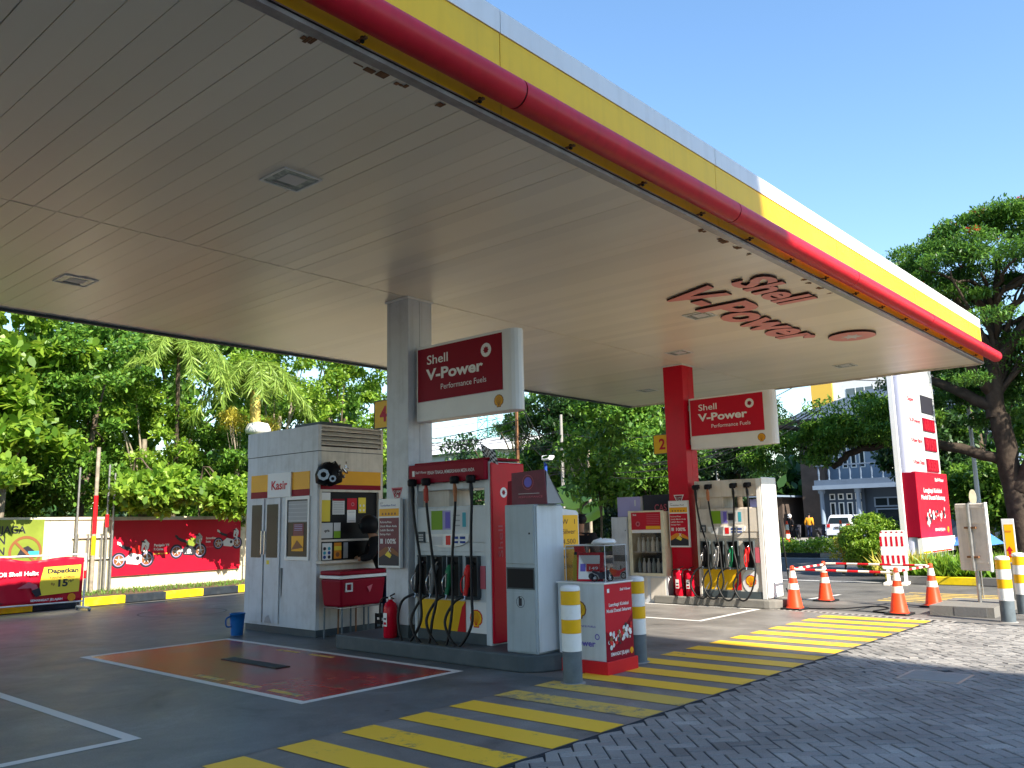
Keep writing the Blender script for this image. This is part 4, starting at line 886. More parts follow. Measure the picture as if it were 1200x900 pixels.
cx0, cx1, cy0, cy1 = 7.95, 8.31, 9.36, 9.66
for z in (.0, .09, .18, .27): b.box(cx0, cx1, cy0, cy0+.012, z, z+.05, 'black'); b.box(cx0, cx0+.012, cy0+.012, cy1, z, z+.05, 'black'); b.box(cx1-.012, cx1, cy0+.012, cy1, z, z+.05, 'black'); b.box(cx0+.012, cx1-.012, cy1-.012, cy1, z, z+.05, 'black')
for x in (cx0, cx1-.02):
    for y in (cy0, cy1-.02): b.box(x-.001, x+.021, y-.001, y+.021, 0, .325, 'black')
b.build('box', t)
for k in range(6): x = 8.04+.11*(k % 3); y = 9.44+.13*(k//3); b = MB(); b.lathe((x, y, .01), [(.04, 0), (.04, .2), (.018, .26), (.018, .29)], 'print_lightgrey', 10); b.build('bottle', t)
t = thing('bucket', 'blue plastic bucket on the floor left of the kiosk', 'bucket', (7.1, 12.1, 0)); cx, cy = 6.95, 11.6; t.location = (cx, cy, 0); BASE[t.name] = (cx, cy, 0)
b = MB(); b.lathe((cx, cy, 0), [(.085, 0), (.1, .2), (.11, .3), (.115, .3), (.115, .315), (.1, .315), (.09, .1), (.08, .02)], 'blue_plastic', 20); b.build('body', t); b = MB(); b.tube(smooth([(cx-.11, cy, .28), (cx-.17, cy+.02, .24), (cx-.16, cy+.02, .14), (cx-.1, cy, .13)]), .012, 'blue_plastic', 6); b.build('handle', t)
# little plant behind the near extinguisher
# ------------------------------------------------------------------ people (skin modelled)
def skin_body(name, nodes, edges, parent, m, sub=1):
    me = bpy.data.meshes.new(name); o0 = Vector(parent_base(parent)); ks = list(nodes)
    me.from_pydata([Vector(nodes[k][0])-o0 for k in ks], [(ks.index(a), ks.index(c)) for a, c in edges], []); o = bpy.data.objects.new(name, me); col.objects.link(o)
    md = o.modifiers.new('skin', 'SKIN'); md.use_smooth_shade = True
    for k, v in enumerate(me.skin_vertices[0].data): r = nodes[ks[k]][1]; v.radius = r if isinstance(r, tuple) else (r, r); v.use_root = (k == 0)
    sb = o.modifiers.new('sub', 'SUBSURF'); sb.levels = sub; sb.render_levels = sub
    dg = bpy.context.evaluated_depsgraph_get(); dg.update(); m2 = bpy.data.meshes.new_from_object(o.evaluated_get(dg)); bpy.data.objects.remove(o)
    m2.materials.clear(); m2.materials.append(M[m]); m2.polygons.foreach_set('material_index', [0]*len(m2.polygons)); m2.name = name
    o = bpy.data.objects.new(name, m2); col.objects.link(o); o.parent = parent; return o
def person(base, rz, label, top, legs, pose='lean', h=1.68, helmet=None):
    t = thing('person', label, 'person', base); s = h/1.7; c, d = math.cos(rz), math.sin(rz)
    W = lambda x, y, z: Vector(base)+Vector((x*c-y*d, x*d+y*c, z))*s      # local: +y is forward
    lean = .22 if pose == 'lean' else .04; ride = pose == 'ride'
    hz = .92 if not ride else .82
    B = {'pelvis': (W(0, 0, hz), (.13, .1)), 'waist': (W(0, lean*.35, hz+.17), (.125, .095)), 'chest': (W(0, lean*.8, hz+.38), (.15, .11)), 'neckb': (W(0, lean, hz+.52), (.08, .07)), 'neck': (W(0, lean*1.1, hz+.58), .052), 'head': (W(0, lean*1.2+.02, hz+.68), (.08, .095)), 'crown': (W(0, lean*1.2+.01, hz+.76), (.07, .085))}
    E = [('pelvis', 'waist'), ('waist', 'chest'), ('chest', 'neckb'), ('neckb', 'neck'), ('neck', 'head'), ('head', 'crown')]
    for s_, q in ((-1, 'l'), (1, 'r')):
        if pose == 'lean': kn, an, to = W(s_*.11, .03, .5), W(s_*.13, -.03, .09), W(s_*.14, .12, .04); el, ha = W(s_*.27, lean+.06, hz+.24), W(s_*.2, lean+.27, hz+.2)
        elif ride: kn, an, to = W(s_*.2, .38, .72), W(s_*.2, .25, .3), W(s_*.2, .38, .26); el, ha = W(s_*.3, .2, hz+.25), W(s_*.28, .45, hz+.2)
        else: kn, an, to = W(s_*.1, .02, .5), W(s_*.1, -.02, .09), W(s_*.12, .13, .04); el, ha = W(s_*.27, -.02, hz+.22), W(s_*.27, .08, hz)
        B.update({'hip'+q: (W(s_*.095, 0, hz-.06), .09), 'knee'+q: (kn, .06), 'ankle'+q: (an, .042), 'toe'+q: (to, .035), 'sh'+q: (W(s_*.18, lean*.95, hz+.47), .062), 'elb'+q: (el, .045), 'hand'+q: (ha, .032)})
        E += [('pelvis', 'hip'+q), ('hip'+q, 'knee'+q), ('knee'+q, 'ankle'+q), ('ankle'+q, 'toe'+q), ('chest', 'sh'+q), ('sh'+q, 'elb'+q), ('elb'+q, 'hand'+q)]
    skin_body('body', B, E, t, 'skin')
    up = lambda v, k=.03: tuple(x+k for x in v) if isinstance(v, tuple) else v+k
    J = {k: (B[k][0], up(B[k][1])) for k in ('waist', 'chest', 'neckb', 'pelvis')}
    JE = [('waist', 'pelvis'), ('waist', 'chest'), ('chest', 'neckb')]
    for q in 'lr':
        J['sh'+q] = (B['sh'+q][0], up(B['sh'+q][1])); J['elb'+q] = (B['elb'+q][0], up(B['elb'+q][1], .022)); J['cuff'+q] = (B['elb'+q][0].lerp(B['hand'+q][0], .82), .046); JE += [('chest', 'sh'+q), ('sh'+q, 'elb'+q), ('elb'+q, 'cuff'+q)]
    skin_body('jacket', J, JE, t, top)
    T = {'pelvis': (B['pelvis'][0]-Vector((0, 0, .02)), up(B['pelvis'][1], .012))}; TE = []
    for q in 'lr':
        T['hip'+q] = (B['hip'+q][0], .102); T['knee'+q] = (B['knee'+q][0], .074); T['hem'+q] = (B['knee'+q][0].lerp(B['ankle'+q][0], .9), .058); TE += [('pelvis', 'hip'+q), ('hip'+q, 'knee'+q), ('knee'+q, 'hem'+q)]
    skin_body('trousers', T, TE, t, legs)
    for q in 'lr':
        f = (B['toe'+q][0]-B['ankle'+q][0]); skin_body('shoe', {'a': (B['ankle'+q][0]-Vector((0, 0, .03)), .052), 'b': (B['ankle'+q][0]+f*.9-Vector((0, 0, .005)), (.045, .038))}, [('a', 'b')], t, 'black')
    hd = B['head'][0]
    if helmet:
        b = MB(); b.lathe(hd+Vector((0, 0, -.09)), [(.1, 0), (.135, .06), (.145, .13), (.125, .21), (.07, .26), (.01, .275)], helmet, 18); b.build('helmet', t)
        b = MB(); F = Fr(hd+Vector((0, 0, .02)), (c, d, 0)); F.n = Vector((-d, c, 0)); b.fb(F, -.09, .09, -.04, .05, .1, .15, 'glass_dark'); b.build('visor', t, bevel=.02)
    else:
        b = MB(); b.lathe(hd+Vector((-.01*-d, -.01*c, .0)), [(.07, 0), (.1, .04), (.105, .09), (.08, .135), (.02, .155)], 'black', 14); b.build('hair', t)
    return t
person((8.36, 9.88, 0), R(58), 'person in black jacket and black helmet leaning at the kiosk window', 'black_cloth', 'navy_cloth', 'lean', 1.62, 'black')
person((10.45, 7.88, 0), R(-60), 'person in black jacket partly hidden behind the orange price stand', 'black_cloth', 'navy_cloth', 'stand', 1.6, None)

# ------------------------------------------------------------------ oil cabinet and lockers by the farther island
t = thing('oil_display_cabinet', 'cream framed oil display cabinet with glass front and red header', 'display cabinet', (14.3, 8.95, 0))
x, yl = 14.0, 9.38; F = FX(x, yl, 0); W = .8
b = MB(); b.fb(F, 0, .03, .5, 1.7, -.4, -.02, 'cream'); b.fb(F, W-.03, W, .5, 1.7, -.4, -.02, 'cream'); b.fb(F, .03, W-.03, 1.32, 1.7, -.4, -.02, 'cream'); b.fb(F, .03, W-.03, .5, .53, -.4, -.02, 'cream'); b.fb(F, .03, W-.03, .53, 1.32, -.4, -.39, 'dark_grey'); b.fb(F, 0, .07, .5, 1.72, -.02, .0, 'cream'); b.fb(F, W-.07, W, .5, 1.72, -.02, .0, 'cream'); b.fb(F, .07, W-.07, .5, .55, -.02, 0, 'cream'); b.fb(F, .07, W-.07, 1.69, 1.72, -.02, 0, 'cream'); b.build('case', t, bevel=.004)
b = MB(); b.fb(F, .0, W, .0, .5, -.4, -.03, 'grey_panel'); b.fb(F, .1, .36, .1, .46, -.03, -.02, 'offwhite'); b.fb(F, .44, .76, .06, .46, -.03, -.02, 'offwhite'); b.build('base_cupboard', t)
b = MB(); b.fb(F, .07, W-.07, 1.36, 1.69, -.02, -.006, 'red'); b.fb(F, .07, W-.07, 1.3, 1.36, -.02, -.008, 'print_white'); b.fq(F, .4, W-.08, 1.37, 1.43, 'orange_yellow', -.003)
for k in range(6): b.fq(F, .42, W-.1, 1.47+.033*k, 1.478+.033*k, 'print_pink', -.003)
b.flower(F, .22, 1.47, .05, 'print_pink', 'red_deep', -.003); b.text(F, 'Shell', .11, 1.63, .03, 'print_white', -.003, bold=.03); b.build('header_panel', t)
b = MB(); b.fb(F, .07, W-.07, .55, 1.3, -.38, -.37, 'glass_dark'); b.fb(F, .07, W-.07, .93, .945, -.36, -.03, 'print_grey'); b.build('shelf', t)
for r_ in range(2):
    for k in range(6): b = MB(); p = F.p(.15+.105*k, .552 if r_ == 0 else .947, -.12); b.lathe(p, [(.036, 0), (.038, .17), (.016, .22), (.016, .27)], 'bottle_white' if (k+r_) % 3 else 'bottle_glass', 10); b.build('bottle', t)
b = MB(); b.fb(F, .07, W-.07, .55, 1.3, -.018, -.012, 'clear'); b.build('glass_front', t)
t = thing('grey_locker', 'plain grey metal locker left of the oil display cabinet', 'locker', (14.3, 9.6, 0)); F = FX(14.02, 9.79, 0); b = MB(); b.fb(F, 0, .38, .04, 1.61, -.4, 0, 'grey_panel'); b.build('body', t, bevel=.006)
b = MB(); b.fb(F, .02, .36, 1.0, 1.59, 0, .008, 'grey_panel'); b.disc(F, .33, 1.35, .012, 'black', .01, 8); b.build('upper_door', t); b = MB(); b.fb(F, .02, .36, .1, .95, 0, .008, 'grey_panel'); b.fb(F, .04, .34, .76, .88, .008, .012, 'dark_grey'); b.fb(F, .18, .2, .58, .68, .008, .014, 'black'); b.build('lower_door', t)
t = thing('lilac_board', 'pale lilac framed board standing on top of the grey locker', 'board', (14.2, 9.4, 1.62)); F = FX(14.1, 9.68, 1.615); b = MB(); b.fb(F, 0, .53, 0, .38, -.05, 0, 'print_lilac'); b.fb(F, .03, .3, .03, .3, 0, .004, 'print_lilac'); b.fq(F, .4, .43, .2, .32, 'print_lightgrey', .003); b.fb(F, .53, .56, 0, .38, -.05, 0, 'print_grey'); b.build('panel', t, bevel=.004)
t = thing('cafe_sign', 'small dark sign with red letters behind the oil display cabinet', 'sign', (14.6, 9.0, 0)); F = FX(14.75, 9.5, 1.62); b = MB(); b.fb(F, 0, .9, 0, .42, -.04, 0, 'print_dark'); b.tube([F.p(.2, -1.6, -.02), F.p(.2, .05, -.02)], .02, 'steel', 8); b.tube([F.p(.7, -1.6, -.02), F.p(.7, .05, -.02)], .02, 'steel', 8); b.build('panel', t); b = MB(); b.text(F, 'CAS', .26, .1, .13, 'print_pink', .003, bold=.02, width=.28); b.build('lettering', t)

# ------------------------------------------------------------------ sign post on its kerb, barrier, yellow sign
t = thing('back_of_sign', 'grey back of a metal sign on a post set in the low kerb', 'sign', (15.22, 3.64, .15))
b = MB(); b.tube([(15.24, 3.62, .15), (15.24, 3.62, 1.72)], .03, 'steel', 10); b.build('post', t)
F = Fr((15.25, 3.86, .64), (-.24, -.97, 0)); b = MB(); b.fb(F, 0, .48, 0, 1.06, -.04, -.0, 'offwhite'); b.build('panel', t, bevel=.02)
b = MB(); b.fb(F, .475, .497, -.01, 1.07, -.06, .01, 'white_gloss'); b.fb(F, .02, .46, .98, 1.0, 0, .012, 'offwhite'); b.fb(F, .02, .46, .74, .76, 0, .014, 'offwhite'); b.fb(F, .02, .46, .12, .14, 0, .014, 'offwhite'); b.build('edge_frame', t)
b = MB(); b.tube([(15.16, 3.64, .64), (15.16, 3.64, 1.7)], .028, 'steel', 10); b.fb(F, .15, .33, .66, .69, .0, .05, 'rust'); b.fb(F, .15, .33, .2, .23, 0, .05, 'rust'); b.build('brace', t)
t = thing('round_mirror_sign', 'small round pale sign seen from behind above the sign panel', 'sign', (17.6, 4.4, 0)); b = MB(); F = Fr((17.6, 4.12, 1.83), (.1, -.99, 0)); b.prism(F, [(.06*math.cos(.2618*k), .15*math.sin(.2618*k)) for k in range(24)], -.01, .01, 'cream'); b.tube([F.p(0, -1.83, -.03), F.p(0, .1, -.03)], .012, 'steel', 8); b.build('disc', t)
t = thing('yellow_direction_sign', 'narrow yellow sign with red arrow behind the bollards at the right edge', 'sign', (16.0, 3.25, 0)); F = FX(16.0, 3.36, .72); b = MB(); b.fb(F, 0, .18, 0, .72, -.03, 0, 'white'); b.fb(F, .06, .12, -.72, 0, -.03, -.01, 'steel'); b.build('board', t, bevel=.004)
b = MB(); b.fq(F, .03, .165, .02, .63, 'yellow'); b.fq(F, .04, .13, .5, .53, 'print_orange', .005); b.fp(F, [(.06, .14), (.1, .14), (.1, .2), (.13, .2), (.08, .28), (.03, .2), (.06, .2)], 'red_light', .005); b.fq(F, .055, .105, .1, .13, 'red_light', .005); b.build('print', t)
t = thing('plastic_barrier', 'white plastic road barrier with red stripes on grey feet', 'barrier', (20.3, 6.45, 0)); F = Fr((20.25, 6.75, 0), (.15, -.99, 0))
b = MB(); pts = [(0, .36), (.03, .33), (.52, .3), (.55, .34), (.55, 1.14), (.5, 1.19), (.05, 1.19), (0, 1.14)]; b.prism(F, pts, -.05, 0, 'bollard_white'); b.build('board', t, bevel=.01)
b = MB()
for k in range(5): b.fp(F, [(.0+.11*k+.01, .42), (.06+.11*k, .42), (.055+.11*k, .64), (.0+.11*k, .64)], 'red', .004); b.fp(F, [(.0+.11*k, .84), (.05+.11*k, .84), (.045+.11*k, 1.06), (-.0+.11*k, 1.06)], 'red', .004); b.fq(F, .02+.11*k, .06+.11*k, 1.14, 1.17, 'red', .004)
b.build('stripe', t)
for u in (.08, .44): b = MB(); b.fb(F, u, u+.07, .05, .36, -.045, -.005, 'bollard_white'); b.fb(F, u-.02, u+.09, 0, .06, -.3, .35, 'cone_white'); b.build('foot', t)
# ------------------------------------------------------------------ price pylon
t = thing('price_pylon', 'tall white fuel price pylon with red banner and led price boards', 'price pylon', (24.0, 6.3, .13))
px0, px1, py0, py1 = 22.95, 25.6, 6.1, 6.75
G = FY(px0, 6.7, 0); G = Fr((px0, 6.72, 0), (1, 0, 0))
b = MB(); b.box(px0+.12, px1, 6.72, 7.02, .35, 7.2, 'pylon_white'); pts = [(-.0, 0)]
b.build('body', t, bevel=.02)
b = MB()
for k in range(5):
    a = math.pi/2*k/4; pass
b.lathe((px0+.14, 6.87, 0), [(.15, .35), (.15, 7.2)], 'pylon_skylit', 20); b.build('rounded_edge', t)
b = MB(); b.box(px0-.1, px0-.02, 6.95, 7.09, .3, 7.2, 'white'); b.box(px0-.02, px0+.1, 6.985, 7.02, .3, 7.2, 'grey_light'); b.build('side_fin', t, bevel=.01)
b = MB(); b.box(px0-.3, px1+.4, 6.55, 7.2, .1, .42, 'concrete'); b.build('plinth', t)
leds = ((4.25, 4.72, None), (3.75, 4.1, '6810'), (3.22, 3.58, '9150'), (2.66, 3.0, '9350'))
for (z0, z1, s), nm in zip(leds, ('Super', 'V-Power', 'V-Power Nitro+', 'V-Power Diesel')):
    b = MB(); b.fb(G, 1.35, 2.4, z0, z1, 0, .03, 'print_dark' if s is None else 'red_deep'); l = b.build('led_board', t, bevel=.005)
    if s: b = MB(); b.text(G, s, 1.42, z0+.05, .25, 'led_red', .035, width=.9, bold=.03); b.build('digits', l)
    b = MB(); b.text(G, nm, .25, (z0+z1)/2, .11, 'red', .004, width=.95 if len(nm) > 6 else .5, bold=.03); b.build('fuel_name', t)
b = MB(); b.box(px0-.02, px1+.12, 6.62, 6.72, .95, 2.62, 'red'); b.box(px0-.04, px0-.02, 6.62, 7.1, .97, 2.6, 'red_deep'); bn = b.build('banner', t, bevel=.01)
b = MB(); G2 = Fr((px0, 6.62, 0), (1, 0, 0)); c_ = (px1-px0)/2
b.text(G2, 'Lengkapi Koleksi', c_, 2.1, .11, 'print_white', .004, align='CENTER', width=1.6, bold=.04); b.text(G2, 'Model Ducati Sekarang', c_, 1.92, .11, 'print_white', .004, align='CENTER', width=2.1, bold=.04); b.text(G2, 'SEMANGAT JELAJAH', 1.2, 1.1, .07, 'print_white', .004, width=.9, bold=.03); b.pecten(G2, 2.4, 1.12, .09, .004)
b.text(G2, 'Shell V-Power', 1.6, 2.4, .09, 'print_white', .004, width=.8, bold=.03)
for k in range(46): u = rr.uniform(.5, 2.4); v = 1.42+.1*(u-.5)+rr.gauss(0, .08); b.disc(G2, u, v, rr.uniform(.03, .09), rr.choice(['print_white', 'print_dark', 'print_lightgrey', 'red_light', 'print_grey']), .005+k*.0003, 6)
b.build('print', bn)
b = MB(); b.box(px0-.02, px1+.25, 6.6, 6.72, .56, .945, 'print_white'); G3 = Fr((px0, 6.6, 0), (1, 0, 0)); b.text(G3, 'SPBU', .9, .72, .08, 'print_grey', .003, width=.3); b.fq(G3, .0, .6, .57, .62, 'yellow'); b.fq(G3, .7, 2.5, .57, .61, 'red_light'); b.build('lower_banner', t)

# ------------------------------------------------------------------ left boundary wall, banners, posts
wd = Vector((3.72, .38, 0)).normalized(); w0_ = Vector((9.27, 21.23, .14)); 
def WF(s, z=0, off=0): p = w0_+wd*s; return Fr((p.x+wd.y*off, p.y-wd.x*off, .14+z), wd)
t = thing('boundary_wall', 'low cream boundary wall below the trees at the left', 'wall', tuple(w0_+wd*2))
F = WF(-14); b = MB()
for k in range(12): b.fb(F, 2.5*k, 2.5*k+2.49, 0, 1.68, -.12, 0, 'cream')
b.build('wall', t); b = MB(); b.fb(F, 0, 30, 1.685, 1.75, -.16, .03, 'cream'); b.build('coping', t)
for s in (-.1, -.33, -.66, -.92): b = MB(); F = WF(s); b.fb(F, 0, .05, 0, 1.35, .02, .07, 'steel'); b.build('fence_post', t)
b = MB(); F = WF(-1.0); b.fb(F, 0, .95, 1.25, 1.3, .03, .06, 'offwhite'); b.fb(F, 0, .95, .75, .79, .03, .06, 'offwhite'); b.build('fence_rail', t)
for s, m, h in ((-.6, 'bark_light', 3.4), (-.3, 'steel', 3.0), (-1.02, 'steel', 2.9), (-.15, 'steel', 2.8), (3.72, 'cream', 2.2)):
    F = WF(s, 0, .25); t = thing('wall_post', {-.6: 'thick banded post with red and yellow paint in front of the wall', -.3: 'thin post with a short red band near the banded post', -1.02: 'plain thin post right of the green notice', -.15: 'plain thin post at the left end of the red motorcycle board', 3.72: 'pale post at the right end of the red motorcycle board'}[s], 'post', F.p(0, 0, 0))
    b = MB(); b.tube([F.p(0, 0, 0), F.p(.0, h, 0)], .045 if s == -.6 else .026, m, 10); b.build('shaft', t)
    if s == -.6:
        b = MB(); b.tube([F.p(0, 1.35, 0), F.p(0, 2.25, 0)], .05, 'red_light', 10); b.build('band', t); b = MB(); b.tube([F.p(0, .85, 0), F.p(0, 1.3, 0)], .05, 'yellow', 10); b.build('band', t)
    if s == -.3: b = MB(); b.tube([F.p(0, 1.5, 0), F.p(0, 1.8, 0)], .04, 'red_light', 10); b.build('band', t)
def bike_print(b, F, u, v, s, c1, c2, w):
    Q = lambda pts: [(u+a*s, v+c*s) for a, c in pts]
    for du, ds in ((-.43, .95), (.4, 1.0)):
        b.ring(F, u+du*s, v+.22*s, .175*s*ds, .235*s*ds, 'print_dark', w, 22); b.ring(F, u+du*s, v+.22*s, .155*s*ds, .178*s*ds, 'print_lilac', w+.001, 18); b.disc(F, u+du*s, v+.22*s, .16*s*ds, 'print_brown', w-.001, 16)
        for k in range(5):
            a = 1.2566*k+.3; b.fp(F, Q([(du+.02*math.cos(a+1.57), .22+.02*math.sin(a+1.57)), (du+.155*math.cos(a), .22+.155*math.sin(a)), (du-.02*math.cos(a+1.57), .22-.02*math.sin(a+1.57))]), 'print_lightgrey', w+.002)
        b.disc(F, u+du*s, v+.22*s, .05*s, 'print_grey', w+.003, 10)
    b.fp(F, Q([(-.43, .2), (-.4, .26), (-.02, .34), (0, .22)]), 'print_grey', w+.004)
    b.fp(F, Q([(-.2, .12), (.14, .08), (.26, .16), (.24, .34), (-.05, .42), (-.22, .3)]), c2, w+.005)
    b.disc(F, u+.0*s, v+.22*s, .075*s, 'print_lightgrey', w+.006, 10); b.disc(F, u+.13*s, v+.26*s, .06*s, 'print_dark', w+.006, 10)
    b.fp(F, Q([(-.1, .42), (.16, .36), (.3, .5), (.24, .6), (.08, .64), (-.08, .54)]), c1, w+.007)
    b.fp(F, Q([(-.46, .62), (-.3, .52), (-.06, .46), (-.04, .54), (-.24, .6), (-.4, .66)]), 'print_dark', w+.007)
    b.fp(F, Q([(-.5, .66), (-.36, .6), (-.4, .7), (-.5, .74)]), c2, w+.008)
    b.fp(F, Q([(.22, .46), (.36, .4), (.44, .52), (.46, .66), (.34, .78), (.24, .68)]), c2 if c2 != 'print_dark' else 'print_grey', w+.009)
    b.fp(F, Q([(.26, .5), (.34, .46), (.4, .56), (.34, .62)]), c1, w+.01)
    b.fp(F, Q([(.4, .22), (.44, .24), (.37, .6), (.32, .58)]), 'print_lightgrey', w+.011); b.fp(F, Q([(.2, .7), (.34, .68), (.33, .72), (.22, .74)]), 'print_dark', w+.011)
    b.disc(F, u+.42*s, v+.58*s, .03*s, 'print_white', w+.012, 8)
    for k in range(4): b.fp(F, Q([(-.16+.07*k, .14), (-.12+.07*k, .14), (-.1+.07*k, .2)]), 'print_lightgrey', w+.0065)
t = thing('motorcycle_board', 'long red board with printed motorcycles fixed on the cream wall', 'board', tuple(w0_+wd*1.9)); F = WF(-.05, 0, .06)
b = MB(); b.fb(F, .0, 3.72, .32, 1.66, -.03, 0, 'banner_red'); b.build('panel', t)
b = MB(); b.fb(F, -.04, 3.76, 1.66, 1.72, -.04, .01, 'offwhite'); b.build('top_rail', t)
b = MB(); bike_print(b, F, .58, .5, .88, 'nozzle_red', 'print_white', .004); bike_print(b, F, 2.12, .66, .84, 'olive_print', 'print_dark', .004); bike_print(b, F, 3.32, .86, .72, 'red_deep', 'print_lightgrey', .004)
b.text(F, 'Panigale V4', 1.12, 1.0, .06, 'print_white', .004, width=.42, bold=.04); b.text(F, 'R Corse', 1.12, .9, .06, 'print_white', .004, width=.26, bold=.04); b.text(F, 'Skala Model 1:18', 1.12, .8, .035, 'print_yellow', .004, width=.38, bold=.02)
b.text(F, 'Scrambler', 2.62, 1.14, .055, 'print_white', .004, width=.32, bold=.04); b.text(F, 'Icon', 2.62, 1.05, .055, 'print_white', .004, width=.14, bold=.04); b.text(F, 'Skala Model 1:18', 2.62, .92, .03, 'print_pink', .004, width=.32, bold=.02); b.build('print', t)
t = thing('green_notice', 'olive green notice with black words and crossed motorcycle sign on the wall', 'notice', tuple(w0_-wd*2.8)); F = WF(-4.05, 0, .06)
b = MB(); b.fb(F, 0, 2.38, .4, 1.7, -.02, 0, 'olive_print'); b.build('panel', t)
b = MB(); b.text(F, 'MENJAGA', 1.0, 1.4, .16, 'print_dark', .004, width=.97, bold=.03); b.text(F, 'LINGKUNGAN', .2, 1.17, .16, 'print_dark', .004, width=1.35, bold=.03); b.text(F, 'KEUANGAN', .45, .94, .16, 'print_dark', .004, width=1.1, bold=.03)
b.ring(F, 2.0, .98, .3, .36, 'print_brown', .006, 28); b.fp(F, [(1.76, 1.18), (1.8, 1.22), (2.24, .78), (2.2, .74)], 'print_brown', .01); b.fp(F, [(1.8, .86), (1.9, 1.06), (2.05, 1.12), (2.2, 1.0), (2.24, .86)], 'print_dark', .007); b.fq(F, 2.06, 2.3, .9, 1.0, 'print_cyan', .008); b.build('print', t)
# red fabric banner on a stand, in front of the kerb
t = thing('fabric_banner', 'wrinkled dark red fabric banner on a white pipe stand at the kerb', 'banner', (6.6, 18.0, 0)); F = Fr((4.2, 18.0, 0), (1, 0, 0)); nx, nz = 60, 14; vs = []; fs = []
for i in range(nx+1):
    for j in range(nz+1):
        u = 3.12*i/nx; v = .2+.86*j/nz+(.03*math.sin(u*5.2)*j/nz); sag = -.03*abs(math.sin(u*1.9))*j/nz
        vs.append(F.p(u, v+sag, .02*math.sin(u*9+v*4)+.012*math.sin(u*23+v*9)*(.4+j/nz)))
for i in range(nx):
    for j in range(nz): k = i*(nz+1)+j; fs.append((k, k+nz+1, k+nz+2, k+1))
b = MB(); b.add(vs, fs, 'banner_red', True); bn = b.build('cloth', t); sm = bn.modifiers.new('solid', 'SOLIDIFY'); sm.thickness = .004
b = MB(); q = .045
b.fp(F, [(2.3, .34), (3.03, .38), (3.05, .9), (2.36, .88), (2.3, .6)], 'print_yellow', q); b.text(F, 'Dapatkan', 2.42, .76, .085, 'print_dark', q+.003, width=.58, bold=.06); b.text(F, 'Voucher Diskon', 2.46, .66, .05, 'print_brown', q+.003, width=.48, bold=.04); b.text(F, 'Rp', 2.5, .53, .05, 'print_brown', q+.003, bold=.02, width=.07); b.text(F, '15', 2.6, .5, .13, 'print_dark', q+.003, bold=.06, width=.18); b.text(F, 'rb*', 2.82, .57, .05, 'print_dark', q+.003, bold=.02, width=.1)
b.text(F, 'dan Ganti Oli Shell Helix', 1.05, .74, .075, 'print_white', q, width=1.22, bold=.04); b.text(F, 'SEMANGAT JELAJAH', 2.15, .24, .04, 'print_white', q, width=.58, bold=.04); b.pecten(F, 2.9, .27, .075, q, 'orange_yellow', 'print_orange')
b.fp(F, [(1.9, .5), (2.1, .62), (2.25, .55), (2.3, .42), (2.2, .38), (2.15, .5), (2.0, .5)], 'print_pink', q); b.fp(F, [(2.15, .45), (2.3, .5), (2.34, .36), (2.25, .32)], 'print_dark', q+.002)
b.fp(F, [(.9, .28), (1.3, .28), (1.34, .66), (1.25, .68), (1.22, .74), (1.1, .74), (1.08, .66), (.92, .6)], 'red_light', q); b.fq(F, 1.05, 1.25, .4, .58, 'print_pink', q+.002); b.fq(F, .9, 1.04, .3, .64, 'print_lilac', q+.003); b.fp(F, [(1.06, .34), (1.2, .34), (1.16, .48)], 'print_white', q+.004); b.fp(F, [(.8, .22), (1.7, .24), (1.5, .3), (.85, .27)], 'print_dark', q); b.build('print', bn)
b = MB(); b.tube([F.p(0, 1.1, 0), F.p(3.16, 1.1, 0)], .018, 'white', 8); b.tube([F.p(0, .18, 0), F.p(3.14, .18, 0)], .015, 'white', 8)
for u in (0, 3.15): b.tube([F.p(u, .05, -.0), F.p(u, 1.1, 0)], .022, 'white', 8); b.tube([F.p(u, .06, -.3), F.p(u, .06, .3)], .022, 'white', 8)
b.build('stand', t); b = MB()
for u in (0, 3.15):
    for w_ in (-.3, .3): b.lathe(F.p(u-.02, .035, w_), [(.035, 0), (.035, .04)], 'steel', 12, 'X')
b.build('castor', t)
b = MB(); b.tube([F.p(3.15, .62, 0), F.p(3.15, .78, 0)], .025, 'red_light', 8); b.build('band', t)

